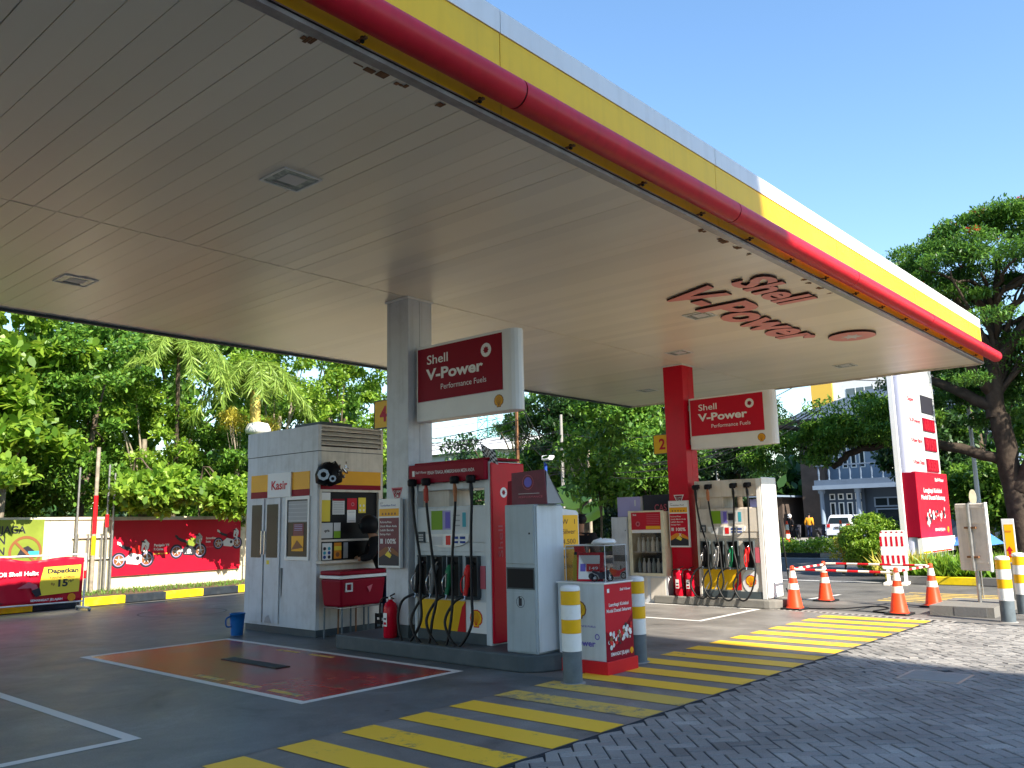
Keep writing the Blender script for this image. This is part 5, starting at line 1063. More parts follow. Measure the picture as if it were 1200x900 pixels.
# ------------------------------------------------------------------ vegetation
def leafmesh(name, P, size, m, parent=None, up=.5, asp=.5, rng=RNG, base=(0, 0, 0), dirs=None, flat=0):
    """one folded leaf (two quads) per point"""
    n = len(P); d = rng.normal(size=(n, 3)) if dirs is None else dirs+rng.normal(size=(n, 3))*.35; d[:, 2] *= (1-flat); d /= np.linalg.norm(d, axis=1)[:, None]+1e-9
    nr = rng.normal(size=(n, 3)); nr[:, 2] = np.abs(nr[:, 2])+up*2; nr /= np.linalg.norm(nr, axis=1)[:, None]
    s = np.cross(d, nr); s /= np.linalg.norm(s, axis=1)[:, None]+1e-9; nr = np.cross(s, d)
    L = (size*rng.uniform(.6, 1.3, n))[:, None]; Wd = L*asp
    P = P-np.array(base)
    a = P; tip = P+d*L-nr*L*.12; mid = P+d*L*.5+nr*L*.05; l = P+d*L*.45+s*Wd*.5-nr*L*.04; r = P+d*L*.45-s*Wd*.5-nr*L*.04
    l2 = P+d*L*.75+s*Wd*.42+nr*L*.0; r2 = P+d*L*.75-s*Wd*.42+nr*L*.0; l = P+d*L*.35+s*Wd*.4-nr*L*.0; r = P+d*L*.35-s*Wd*.4
    K = 6 if np.mean(size) > .12 and asp > .3 else 4
    V = np.stack([a, l, l2, tip, r2, r] if K == 6 else [a, P+d*L*.45+s*Wd*.5-nr*L*.04, tip, P+d*L*.45-s*Wd*.5-nr*L*.04], 1).reshape(-1, 3)
    me = bpy.data.meshes.new(name); me.vertices.add(K*n); me.vertices.foreach_set('co', V.astype(np.float32).ravel())
    me.loops.add(K*n); me.loops.foreach_set('vertex_index', np.arange(K*n, dtype=np.int32)); me.polygons.add(n); me.polygons.foreach_set('loop_start', np.arange(0, K*n, K, dtype=np.int32))
    me.materials.append(M[m]); me.update(calc_edges=True)
    o = bpy.data.objects.new(name, me); col.objects.link(o)
    if parent: o.parent = parent
    return o
def clumps(c, r, nc, rng, shell=.55):
    """clump centres spread through an ellipsoid, thinner towards its middle"""
    v = rng.normal(size=(nc, 3)); v /= np.linalg.norm(v, axis=1)[:, None]; q = rng.uniform(shell**3, 1, nc)**(1/3)
    return np.array(c)+v*q[:, None]*np.array(r)
def leaf_points(C, cr, n, rng, flat=.6):
    k = rng.integers(0, len(C), n); w = rng.lognormal(0, .25, len(C)); v = rng.normal(size=(n, 3)); v /= np.linalg.norm(v, axis=1)[:, None]; v *= rng.uniform(.25, 1, n)[:, None]**.6; v[:, 2] *= flat
    return C[k]+v*cr*w[k][:, None], v
def limbs(b, base, top, C, r0, rng, m, n=9, via=None):
    base = Vector(base); top = Vector(top); mid = Vector(via) if via else base.lerp(top, .5)+Vector(rng.normal(size=3)*.15)
    pts = smooth([base, base.lerp(mid, .3), mid, top], 4); k = len(pts); b.tube([base-Vector((0, 0, .1))]+pts, [r0*1.35]+[r0*(1-.55*i/k) for i in range(k)], m, 12)
    for j in rng.choice(len(C), min(n, len(C)), replace=False):
        f = rng.uniform(.62, .98); s = pts[int(f*(k-1))]; e = Vector(C[j]); q = s.lerp(e, .5)+Vector((0, 0, (e-s).length*.08))
        p2 = smooth([s, q, e], 4); rr0 = r0*(.5*(1-.55*f)+.05); b.tube(p2, [rr0*(1-.85*i/len(p2)) for i in range(len(p2))], m, 7)
def tree(name, label, base, c, r, nc, nl, size, m, cr, r0=.15, bark='bark', group=None, seed=0, asp=.5, up=.5, m2=None, flat=.6, nb=10, shell=.5, cat='tree', via=None):
    rng = np.random.default_rng(seed+100); t = thing(name, label, cat, base, group); C = clumps(c, r, nc, rng, shell)
    P, v = leaf_points(C, cr, nl, rng, flat); leafmesh('crown', P, size, m, t, up, asp, rng, base)
    if m2: P, v = leaf_points(C[:max(3, nc//4)]+np.array([0, 0, cr*.4]), cr*.8, nl//8, rng, flat); leafmesh('flowers' if m2 == 'leaf_flower' else 'young_leaves', P, size*.9, m2, t, up, asp, rng, base)
    b = MB(); limbs(b, base, (c[0], c[1], c[2]), C, r0, rng, bark, nb, via); b.build('trunk', t); return t
G1 = 'trees behind the boundary wall'
Lt = [ # base x,y ; centre z ; radii ; clumps, leaves, size, material, label
 (4.6, 23.4, 4.8, (2.2, 2.2, 3.0), 60, 11000, .27, 'leaf_bright', 'large leaved tree at the far left end of the wall', .5),
 (7.4, 23.6, 5.1, (1.9, 2.0, 2.6), 60, 11000, .26, 'leaf_bright', 'large leaved tree behind the green notice', .46),
 (9.4, 23.2, 4.6, (1.6, 1.9, 3.0), 56, 13000, .15, 'leaf_mid', 'bushy green tree behind the banded post', .42),
 (11.1, 24.0, 4.1, (1.5, 1.5, 2.5), 60, 15000, .15, 'leaf_bright', 'bright green tree leaning over the red motorcycle board', .4),
 (13.2, 23.2, 2.9, (1.6, 1.9, 1.45), 56, 14000, .14, 'leaf_mid', 'dense low tree behind the right end of the red motorcycle board', .4),
 (15.9, 24.6, 5.2, (1.9, 1.6, 3.4), 60, 14000, .15, 'leaf_bright', 'tall green tree behind the cashier kiosk', .45),
 (18.9, 25.0, 5.4, (2.2, 1.7, 3.6), 64, 15000, .16, 'leaf_bright', 'bright green tree seen between kiosk and grey column', .45)]
for k, (x, y, cz, rad, nc, nl, sz, m, lab, cr_) in enumerate(Lt):
    tree('broadleaf_tree', lab, (x, y, .14), (x, y-.3, cz), rad, nc, nl, sz, m, cr_, .13, 'bark_light' if k % 2 else 'bark', G1, k, asp=.62 if sz > .2 else .5, shell=.35)
# overhanging low branches with big leaves above the wall
for k, (x, y, z, rx, lab) in enumerate(((5.6, 20.45, 2.75, 1.75, 'spray of big leaves hanging low over the green notice'), (10.1, 20.5, 2.5, .95, 'spray of big leaves hanging over the left part of the motorcycle board'), (12.0, 20.5, 2.35, .85, 'low leafy branch over the middle of the motorcycle board'))):
    tree('almond_tree', lab, (x, 22.2, .14), (x, y, z), (rx, .8, .5), 30, 3600, .2, 'leaf_bright', .3, .035, 'bark', G1, 40+k, asp=.6, flat=.4, nb=2, shell=.1, via=(x, 22.0, z+.9))
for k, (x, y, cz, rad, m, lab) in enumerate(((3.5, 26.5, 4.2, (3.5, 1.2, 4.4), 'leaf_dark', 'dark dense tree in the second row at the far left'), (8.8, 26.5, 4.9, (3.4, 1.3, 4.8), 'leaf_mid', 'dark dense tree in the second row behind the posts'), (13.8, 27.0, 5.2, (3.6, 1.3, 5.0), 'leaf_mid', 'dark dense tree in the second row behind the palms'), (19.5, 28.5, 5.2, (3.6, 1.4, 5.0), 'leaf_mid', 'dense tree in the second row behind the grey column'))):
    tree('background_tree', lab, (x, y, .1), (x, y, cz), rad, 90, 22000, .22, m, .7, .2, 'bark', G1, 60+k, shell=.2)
def palm(x, y, h, cz, nf, L, m, label, seed, drop=1.0, tm='palm_trunk', r=.13, group=None):
    rng = np.random.default_rng(seed); t = thing('palm_tree', label, 'palm tree', (x, y, .14), group); b = MB(); pts = smooth([(x, y, .0), (x+.05, y, h*.5), (x, y, h)], 6); b.tube(pts, [r*1.25-(r*.35)*i/len(pts) for i in range(len(pts))], tm, 12); b.build('trunk', t)
    b = MB(); b.tube([(x, y, h-.7), (x, y, h+.3), (x+.02, y, h+.7)], [r*1.05, r*.9, .02], tm, 10); b.build('crown_shaft', t)
    for f in range(nf):
        a = 6.28*f/nf+rng.uniform(-.2, .2); el = rng.uniform(.35, 1.2); d = Vector((math.cos(a), math.sin(a), 0)); o = Vector((x, y, h+.5)); pts = []
        for i in range(16):
            s = i/15; pts.append(o+d*(L*s*math.cos(el)*1.0)+Vector((0, 0, L*(math.sin(el)*s-drop*.95*s*s))))
        fm = MB(); fm.tube(pts, [.025*(1-.8*i/15) for i in range(16)], 'leaf_palm', 5)
        fo = fm.build('frond', t)
        side = d.cross(Vector((0, 0, 1))); P = []; D = []
        for i in range(2, 16):
            for q in range(11):
                p = pts[i-1].lerp(pts[i], q/11); tg = (pts[i]-pts[i-1]).normalized()
                for s in (-1, 1): P.append(p); D.append((side*s*.75+tg*.5+Vector((0, 0, -.55))).normalized())
        leafmesh('leaflets', np.array([tuple(p) for p in P]), .4, m, fo, .5, .08, rng, (x, y, .14), np.array([tuple(q) for q in D]))
    return t
palm(13.4, 21.75, 5.5, 0, 16, 1.9, 'leaf_palm', 'palm with a smooth yellow trunk above the kiosk', 3, 1.15, r=.15)
palm(11.6, 22.9, 6.3, 0, 16, 2.0, 'leaf_palm', 'feathery palm left of the yellow trunked palm', 4, 1.1, 'bark', .055)
palm(5.2, 22.6, 3.2, 0, 9, 1.6, 'leaf_palm', 'low palm with pale fronds at the left edge', 5, 1.1, 'bark', .1)
for x, y, lab in ((12.95, 21.7, 'yellow leaved shrub left of the yellow palm trunk'), (14.15, 21.7, 'yellow leaved shrub right of the yellow palm trunk')):
    tree('yellow_shrub', lab, (x, y+.5, .14), (x, y+.5, 4.62), (.26, .26, .3), 9, 900, .18, 'leaf_yellow', .24, .03, 'bark_light', 'yellow shrubs by the palm', int(x*7), asp=.14, nb=8, cat='shrub')
t = thing('white_roof_cap', 'round white cap seen at the foot of the yellow palm trunk', 'cap', (13.36, 21.5, .14)); b = MB(); b.lathe((13.36, 21.5, .18), [(.08, .14), (.08, 4.0), (.34, 4.05), (.36, 4.15), (.28, 4.32), (.02, 4.38)], 'house_white', 20); b.build('cap', t)
# weeds along the wall foot
def grass(name, x0, x1, y0, y1, z, n, h, m='grass_blade'):
    rng = np.random.default_rng(n); P = np.stack([rng.uniform(x0, x1, n), rng.uniform(y0, y1, n), np.full(n, z)], 1); D = rng.normal(size=(n, 3))*.45; D[:, 2] = 1
    return struct(leafmesh(name, P, h, m, None, .0, .16, rng, (0, 0, 0), D), True)
grass('weeds', 4.5, 14, 19.6, 21.2, .14, 3200, .09, 'leaf_mid')
grass('bed_grass', 20.8, 23.2, -2, 6.5, .12, 9000, .42)
grass('median_grass', 32.4, 34.3, -10, 60, .12, 6000, .2)
# clipped median hedge (one continuous mass)
rng = np.random.default_rng(5); n = 42000; P = np.stack([rng.uniform(32.5, 34.2, n), rng.uniform(2, 62, n), .15+rng.uniform(.0, 1, n)**.6*.48], 1); P[:, 2] += .07*np.sin(P[:, 1]*2.1)+rng.normal(size=n)*.03
struct(leafmesh('median_hedge', P, .14, 'leaf_bright', None, .5, .55, rng), True)
tree('round_bush', 'round clipped green bush in the roadside bed beside the pylon', (23, 7.85, .0), (23, 7.85, .85), (.72, .72, .68), 150, 26000, .075, 'leaf_bright', .17, .06, 'bark', None, 71, asp=.5, shell=.82, nb=14, cat='bush')
tree('pale_bush', 'small pale flowered bush left of the round clipped bush', (23.6, 8.9, .0), (23.6, 8.75, .7), (.3, .4, .5), 20, 2500, .08, 'leaf_yellow', .14, .04, 'bark', None, 72, shell=.4, nb=6, cat='bush')
# spiky strap leaved plants in the bed
for k, (x, y, lab) in enumerate(((21.2, 5.6, 'tuft of long strap leaves behind the sign kerb cone'), (21.3, 4.6, 'tuft of long strap leaves left of the sign post'), (21.4, 3.6, 'tuft of long strap leaves right of the sign post'), (21.2, 6.5, 'pale tuft of strap leaves beside the striped barrier'))):
    rng = np.random.default_rng(k); n = 420; P = np.stack([x+rng.normal(size=n)*.16, y+rng.normal(size=n)*.28, np.full(n, .14)], 1); D = rng.normal(size=(n, 3))*.55; D[:, 2] = 1
    t = thing('strap_leaf_plant', lab, 'plant', (x, y, .13), 'strap leaved plants in the bed'); leafmesh('leaves', P, .55, 'leaf_bright' if k < 3 else 'leaf_yellow', t, 0, .08, rng, (x, y, .13), D)
# broad light green leaves by the second bay
t = thing('broad_leaf_plant', 'young tree with very large lime green leaves beyond the grey cabinet', 'plant', (19.5, 14.4, 0)); b = MB(); bx, by = 19.4, 14.55
b.tube([(bx, by, 0), (bx+.05, by, 1.2), (bx, by+.1, 2.0)], .04, 'bark_light', 8); b.build('stem', t)
for k, (dx, dy, dz, L, an) in enumerate(((0, .25, 2.15, .8, 1.1), (.1, .0, 2.25, .9, -.9), (.0, -.3, 1.95, .9, -1.4), (0, -.35, 1.7, .9, -1.9), (-.1, .2, 1.75, .8, 2.0), (.1, .1, 2.4, .8, .6), (-.1, -.1, 2.0, .9, .2))):
    p = Vector((bx, by, dz-.1)); d = Vector((-.25, math.sin(an), .25)).normalized(); s = d.cross(Vector((-.6, 0, .8))).normalized(); b = MB(); o = Vector((bx+dx, by+dy*.3, dz)); pts = []
    b.tube([p-Vector((0, 0, .25)), o], .012, 'leaf_lime', 5); vs = []
    for i in range(9):
        q = i/8; wd_ = .42*L*math.sin(math.pi*min(1, q*1.02+.05))**.7; c = o+d*L*q-Vector((0, 0, .18*q*q)); vs += [c+s*wd_-Vector((0, 0, .04)), c, c-s*wd_-Vector((0, 0, .04))]
    fs = []
    for i in range(8): a = 3*i; fs += [(a, a+1, a+4, a+3), (a+1, a+2, a+5, a+4)]
    b.add(vs, fs, 'leaf_lime', True); b.build('leaf', t)
# trees beyond the second bay
G2_ = 'street trees beyond the forecourt'
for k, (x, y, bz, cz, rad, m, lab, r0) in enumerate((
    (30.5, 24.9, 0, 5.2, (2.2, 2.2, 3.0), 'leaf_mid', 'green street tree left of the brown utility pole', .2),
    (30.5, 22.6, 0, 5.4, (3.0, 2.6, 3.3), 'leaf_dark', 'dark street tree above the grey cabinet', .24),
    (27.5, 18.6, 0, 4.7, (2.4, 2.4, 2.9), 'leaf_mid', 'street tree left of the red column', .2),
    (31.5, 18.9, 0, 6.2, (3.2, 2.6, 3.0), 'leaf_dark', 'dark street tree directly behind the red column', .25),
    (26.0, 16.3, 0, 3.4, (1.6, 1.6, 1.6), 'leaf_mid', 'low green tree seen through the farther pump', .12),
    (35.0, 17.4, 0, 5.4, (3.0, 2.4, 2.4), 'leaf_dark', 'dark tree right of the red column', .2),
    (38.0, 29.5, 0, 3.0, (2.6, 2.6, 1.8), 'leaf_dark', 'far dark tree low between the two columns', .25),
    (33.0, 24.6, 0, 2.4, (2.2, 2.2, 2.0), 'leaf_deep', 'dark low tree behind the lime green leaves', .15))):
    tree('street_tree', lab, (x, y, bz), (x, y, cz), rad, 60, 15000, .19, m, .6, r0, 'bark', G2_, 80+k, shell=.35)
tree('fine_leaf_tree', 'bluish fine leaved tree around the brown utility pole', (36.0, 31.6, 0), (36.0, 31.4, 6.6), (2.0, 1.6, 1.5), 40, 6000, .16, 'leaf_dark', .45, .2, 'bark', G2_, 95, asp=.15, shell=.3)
for k, (x, y, z, m, lab) in enumerate(((26.2, 17.3, 5.3, 'leaf_lime', 'pale green young crown left of the red column'), (16.9, 12.2, 2.9, 'leaf_lime', 'light green shrub top just above the farther pump'))):
    tree('young_tree', lab, (x, y, 0), (x, y, z), (.85, .8, 1.15), 16, 2200, .17, 'leaf_mid', .4, .04, 'bark', None, 33+k, shell=.3, nb=2)
# big rain tree on the right
t = thing('rain_tree', 'huge spreading tree with dark forked trunk and orange flowers at the right', 'tree', (28, 5.3, 0)); rng = np.random.default_rng(77); base = (28, 5.3, 0)
b = MB()
def br(pts, r0, r1, n=10):
    p = smooth(pts, 6); k = len(p); b.tube([q+Vector(rng.normal(size=3)*.02) for q in p], [r0+(r1-r0)*i/(k-1) for i in range(k)], 'bark_shaded', n)
br([(28, 5.3, -.1), (28, 5.35, 1.2), (28, 5.5, 2.8), (28, 5.6, 4.4)], .36, .26, 14)
br([(28, 5.3, 2.2), (27.8, 4.6, 3.4), (28, 3.8, 4.8), (28.5, 3.0, 7)], .28, .1)
br([(28, 5.7, 4.3), (28, 5.65, 5.6), (28.2, 5.5, 7.2), (28.4, 5.2, 9.2)], .28, .06)
br([(28, 5.65, 4.5), (27.8, 6.8, 5.3), (27.5, 8.2, 5.9), (27, 10.5, 6.2)], .2, .05)
br([(28, 5.55, 3.0), (27.6, 6.9, 3.5), (27.3, 8.6, 3.7), (27, 9.6, 3.5), (27, 10.2, 3.1), (27, 10.7, 3.5), (26.9, 11.4, 3.9)], .17, .04)
br([(27.3, 8.6, 3.7), (27.0, 9.8, 4.1), (26.8, 11.5, 4.4), (26.6, 13, 4.6)], .14, .04)
br([(28.2, 5.5, 6.4), (27.6, 7.0, 7.6), (27.5, 8.0, 8.4)], .2, .05); br([(28.2, 5.5, 6.0), (28, 4.0, 7.6), (28, 2.6, 8.4)], .2, .05); br([(28, 5.7, 5.0), (26.5, 6.4, 6.5), (25.5, 7.2, 8)], .2, .05)
for k in range(26): a = (28.1, 5.5, rng.uniform(5, 8)); e = (27.9+np.clip(rng.normal()*1.2, -2, 2), 4.9+np.clip(rng.normal()*2, -3, 3), rng.uniform(7.5, 8.7)); br([a, tuple((Vector(a)+Vector(e))/2+Vector((0, 0, .3))), e], .09, .02, 6)
b.build('trunk', t)
Cn = []
for k in range(170):      # umbrella crown, layered pads
    a = rng.uniform(0, 6.28); q = rng.uniform(0, 1)**.55; x = 27.9+q*2.6*math.cos(a); y = 4.6+q*5.0*math.sin(a); top = 10.4-1.9*q*q; Cn.append((x, y, top-rng.choice([0, .4, .9, 1.7, 2.6, 3.4], p=[.34, .2, .16, .14, .1, .06])*rng.uniform(.6, 1.1)))
Cn = np.array(Cn); P, v = leaf_points(Cn, .62, 95000, rng, .3); leafmesh('crown', P, .13, 'leaf_tree', t, .9, .36, rng, base)
low = []
for k in range(62): low.append((rng.uniform(26.2, 27.8), rng.uniform(7.2, 13.4), 0)); 
low = np.array(low); low[:, 2] = 4.35-.04*(low[:, 1]-9)**2+rng.normal(size=62)*.4-np.where(low[:, 1] > 9, .1, 0)
P, v = leaf_points(low, .52, 24000, rng, .34); leafmesh('low_foliage', P, .15, 'leaf_mid', t, .8, .36, rng, base)
md = np.stack([rng.uniform(28.2, 30, 70), rng.uniform(1.8, 9, 70), rng.uniform(4.3, 7.4, 70)], 1); P, v = leaf_points(md, .65, 30000, rng, .4); leafmesh('inner_foliage', P, .15, 'leaf_tree', t, .8, .36, rng, base)
fl = Cn[rng.choice(170, 40)]+np.array([0, 0, .16]); P, v = leaf_points(fl, .32, 2600, rng, .25); leafmesh('flowers', P, .1, 'leaf_flower', t, .6, .5, rng, base)
for k, (x, y, cz, rad, m, lab) in enumerate(((37, 8.2, 4.6, (3.0, 2.6, 3.2), 'leaf_mid', 'leafy tree behind the price pylon'), (38, 4.6, 4.2, (2.6, 2.6, 3.4), 'leaf_dark', 'dark leafy tree behind the big trunk'), (33, 7.2, 2.2, (1.5, 1.3, 1.1), 'leaf_mid', 'low green shrub behind the sign panel'), (35, 9.8, 4.4, (2.0, 1.6, 1.6), 'leaf_dark', 'dark tree between the blue house and the pylon'), (30, 1.0, 3.0, (2.2, 1.8, 3.2), 'leaf_dark', 'dark tree beyond the right edge of the picture'))):
    tree('roadside_tree', lab, (x, y, 0), (x, y, cz), rad, 50, 11000, .2, m, .55, .2, 'bark', 'trees across the road', 120+k, shell=.35)
for k, (x, y, cz, rad, lab) in enumerate(((58, 36, 5, (4, 4, 4), 'far tree left of the blue house'), (60, 30.5, 4.6, (2.4, 2.4, 3.0), 'far grey green tree beside the blue house'), (66, 44, 6, (5, 5, 5), 'far tree behind the red column'), (52, 48, 5, (4.5, 4.5, 4.6), 'far tree low under the wires'), (70, 15, 8, (4, 4, 6), 'far tree right of the blue house'), (56, 11, 5, (3, 3, 4.4), 'far tree behind the sign panel'))):
    tree('far_tree', lab, (x, y, 0), (x, y, cz), rad, 50, 9000, .4, 'leaf_dark', 1.0, .3, 'bark', 'far trees', 140+k, shell=.4)
# distant belt of trees as one mass
rng = np.random.default_rng(8); n = 60000; a = rng.uniform(R(8), R(80), n); rr_ = rng.uniform(85, 120, n); hh = 6.5+2.2*np.sin(a*31)+1.5*np.sin(a*67+1)+1.2*np.sin(a*143); P = np.stack([rr_*np.cos(a), rr_*np.sin(a), rng.uniform(0, 1, n)**.8*hh], 1)
struct(leafmesh('tree_belt', P, 1.3, 'leaf_dark', None, .5, .6, rng), True)
# ------------------------------------------------------------------ across the road
t = thing('blue_house', 'large blue grey two storey house with columns and tall windows across the road', 'house', (64, 23, 0))
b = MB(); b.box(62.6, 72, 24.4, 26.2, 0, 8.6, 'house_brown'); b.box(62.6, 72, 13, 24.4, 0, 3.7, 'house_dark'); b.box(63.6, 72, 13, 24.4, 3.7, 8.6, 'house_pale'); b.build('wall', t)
b = MB(); b.box(61.0, 63.6, 12.5, 24.6, 3.5, 4.1, 'house_blue'); b.box(60.9, 61.0, 12.4, 24.7, 3.42, 3.72, 'house_pale'); b.build('balcony_slab', t)
for y in (24.3, 21.7): b = MB(); b.lathe((61.5, y, 0), [(.24, 0), (.24, .3), (.17, .35), (.15, 3.1), (.24, 3.2), (.26, 3.5)], 'house_pale', 14); b.build('porch_column', t)
b = MB(); b.box(62.2, 62.6, 21.5, 24.4, 0, 3.5, 'house_dark'); b.build('porch_wall', t)
for k in range(4):
    y = 24.0-.62*k; F = FX(62.2, y, 0)
    for (v0, v1) in ((1.0, 2.5), (2.68, 3.12)):
        b = MB()
        for q in ((0, .4, v0, v0+.07), (0, .4, v1-.07, v1), (0, .07, v0+.07, v1-.07), (.33, .4, v0+.07, v1-.07)): b.fb(F, *q, 0, .06, 'house_white')
        wn = b.build('window', t); b = MB(); b.fb(F, .07, .33, v0+.07, v1-.07, 0, .02, 'glass_dark'); b.build('pane', wn)
    F = FX(63.6, y, 0); b = MB()
    for q in ((0, .42, 5.0, 5.07), (0, .42, 6.9, 6.97), (0, .07, 5.07, 6.9), (.35, .42, 5.07, 6.9)): b.fb(F, *q, 0, .06, 'house_white')
    wn = b.build('window', t); b = MB(); b.fb(F, .07, .35, 5.07, 6.9, 0, .02, 'glass_dark'); b.build('pane', wn)
for k in range(8): b = MB(); b.lathe((61.2, 24.3-.75*k, 4.1), [(.09, 0), (.05, .15), (.09, .5), (.05, .9), (.09, 1.0)], 'house_blue', 8); b.build('baluster', t)
b = MB(); b.box(61.1, 61.3, 12.6, 24.6, 5.1, 5.2, 'house_blue'); b.build('handrail', t)
b = MB(); F = FX(62.6, 21.0, 0)
for q in ((0, 1.9, 2.7, 2.8), (0, 1.9, 2.1, 2.2), (0, .1, 2.2, 2.7), (.9, 1.0, 2.2, 2.7), (1.8, 1.9, 2.2, 2.7), (.1, .2, .2, 1.9), (1.8, 1.9, .2, 1.9), (.1, 1.9, 1.9, 2.0)): b.fb(F, *q, 0, .06, 'house_pale')
wn = b.build('window', t); b = MB(); b.fb(F, .1, 1.8, .2, 2.7, 0, .02, 'glass_dark'); b.build('pane', wn)
b = MB(); b.add([(60.8, 12.2, 8.6), (73, 12.2, 8.6), (73, 27, 8.6), (60.8, 27, 8.6), (66, 18, 11), (68, 18, 11), (68, 22, 11), (66, 22, 11)], BOXF, 'house_dark'); b.build('roof', t)
t = thing('white_building', 'white and yellow upper storeys with a dark window above the blue house', 'building', (82, 30, 0))
b = MB(); b.box(78, 90, 17, 30, 0, 16, 'house_white'); b.build('wall', t); b = MB(); b.box(77.8, 78, 29, 31, 0, 14.4, 'house_yellow'); b.build('corner_tower', t)
for y, z in ((27.8, 11.3), (24.6, 11.3), (27.8, 8), (24.6, 8)):
    F = FX(78, y, z); b = MB(); b.fb(F, -.15, 2.55, -.12, 0, 0, .2, 'house_white'); wn = b.build('window', t); b = MB(); b.fb(F, 0, 2.4, 0, 1.7, 0, .03, 'glass_pane'); 
    for k in (0.8, 1.6): b.fb(F, k, k+.06, 0, 1.7, .03, .06, 'house_white')
    b.build('pane', wn)
b = MB(); b.box(77.7, 90.3, 16.8, 31, 16, 16.4, 'house_white'); b.build('parapet', t)
t = thing('red_roof_house', 'house with a red tiled roof half hidden behind the big tree', 'house', (76, 20, 0)); b = MB(); b.box(73.5, 77, 17.5, 23, 0, 9.2, 'house_pale'); b.build('wall', t); b = MB(); b.add([(73, 17, 9.2), (77.4, 17, 9.2), (77.4, 23.4, 9.2), (73, 23.4, 9.2), (75, 18.6, 11), (75.4, 18.6, 11), (75.4, 21.8, 11), (75, 21.8, 11)], BOXF, 'roof_red'); b.build('roof', t)
t = thing('roadside_shop', 'small shop with flat grey awning left of the blue house', 'shop', (62, 29, 0)); b = MB(); b.box(61.6, 66, 27.4, 33, 0, 3.0, 'house_brown'); b.build('wall', t); b = MB(); b.box(58.6, 66.4, 26.8, 33.4, 3.0, 3.12, 'house_pale'); b.build('awning', t)
for y in (27.2, 29.5, 32.5): b = MB(); b.box(58.8, 58.92, y, y+.12, 0, 3.0, 'concrete'); b.build('post', t)
b = MB(); F = FX(61.58, 30.5, 0); b.fb(F, 0, 1.2, .9, 2.3, 0, .05, 'concrete'); b.build('shutter', t); b = MB(); F = FX(59.6, 29.0, 2.3); b.fb(F, 0, 1.5, 0, .6, 0, .05, 'print_lilac'); b.build('sign_board', t)
t = thing('blue_round_board', 'round bright blue board by the roadside shop', 'board', (57.6, 27.6, 0)); b = MB(); F = FX(57.6, 28.2, 1.0); b.prism(F, [(.62+.62*math.cos(.2618*k), .62+.55*math.sin(.2618*k)) for k in range(24)], -.04, 0, 'print_cyan'); b.tube([F.p(.62, -1, -.05), F.p(.62, .2, -.05)], .04, 'steel', 8); b.build('disc', t)
# parked car
def car(x, y, label):
    t = thing('parked_car', label, 'car', (x+2.1, y, 0)); W = .84; body = [(0, .35), (.02, .85), (.12, .98), (1.6, 1.02), (3.2, .98), (4.1, .8), (4.25, .55), (4.22, .3), (3.7, .22), (.4, .22)]; gl = [(.1, .97), (.32, 1.48), (.6, 1.6), (2.2, 1.6), (2.6, 1.5), (3.25, .99)]
    F = Fr((x, y, 0), (1, 0, 0)); b = MB(); b.prism(F, body, -W, W, 'car_white'); b.build('body', t, bevel=.07)
    b = MB(); n = len(gl); vs = [F.p(a, c, -W+.04+(c-.97)*.2) for a, c in gl]+[F.p(a, c, W-.04-(c-.97)*.2) for a, c in gl]; b.add(vs, [list(range(n))[::-1], [n+k for k in range(n)]]+[(k, (k+1) % n, n+(k+1) % n, n+k) for k in range(n)], 'car_white'); b.build('cabin', t, bevel=.05)
    b = MB(); B = FX(x, y+W, 0); b.add([B.p(.12, 1.02, -.115), B.p(1.56, 1.02, -.115), B.p(1.44, 1.42, -.27), B.p(.24, 1.42, -.27)], [(0, 1, 2, 3)], 'glass_dark'); b.build('rear_window', t)
    for sgn in (-1, 1):
        for q in (((.5, 1.02), (.55, 1.42), (1.25, 1.48), (1.25, 1.02)), ((1.33, 1.02), (1.33, 1.48), (2.25, 1.47), (2.9, 1.05))):
            b = MB(); w_ = lambda c: sgn*(W-.035-(c-.97)*.2+.012); b.poly([F.p(a, c, w_(c)) for a, c in q], 'glass_dark'); b.build('side_window', t)
    b = MB(); b.fb(B, .6, 1.06, .7, .84, 0, .02, 'black'); b.text(B, 'B 1284', .66, .74, .06, 'print_lightgrey', .024, width=.34); b.build('number_plate', t)
    for u in (.08, 1.38): b = MB(); b.fb(B, u, u+.22, .78, 1.0, -.06, .02, 'lights_red'); b.build('tail_light', t, bevel=.01)
    b = MB(); b.fb(B, .04, 1.64, .26, .5, -.1, .05, 'car_white'); b.fb(B, .2, 1.48, .2, .3, -.05, .055, 'black'); b.build('bumper', t, bevel=.03)
    for wx in (.75, 3.35):
        for s in (-1, 1):
            b = MB(); b.lathe((x+wx, y+s*W-.1, .31), [(.2, 0), (.31, .01), (.31, .19), (.2, .2)], 'rubber', 20, 'Y'); wh = b.build('wheel', t); b = MB(); b.lathe((x+wx, y+s*W-.11, .31), [(.19, 0), (.19, .22)], 'steel', 12, 'Y'); b.build('rim', wh)
    return t
car(57.0, 21.6, 'white parked hatchback seen from behind in front of the blue house')
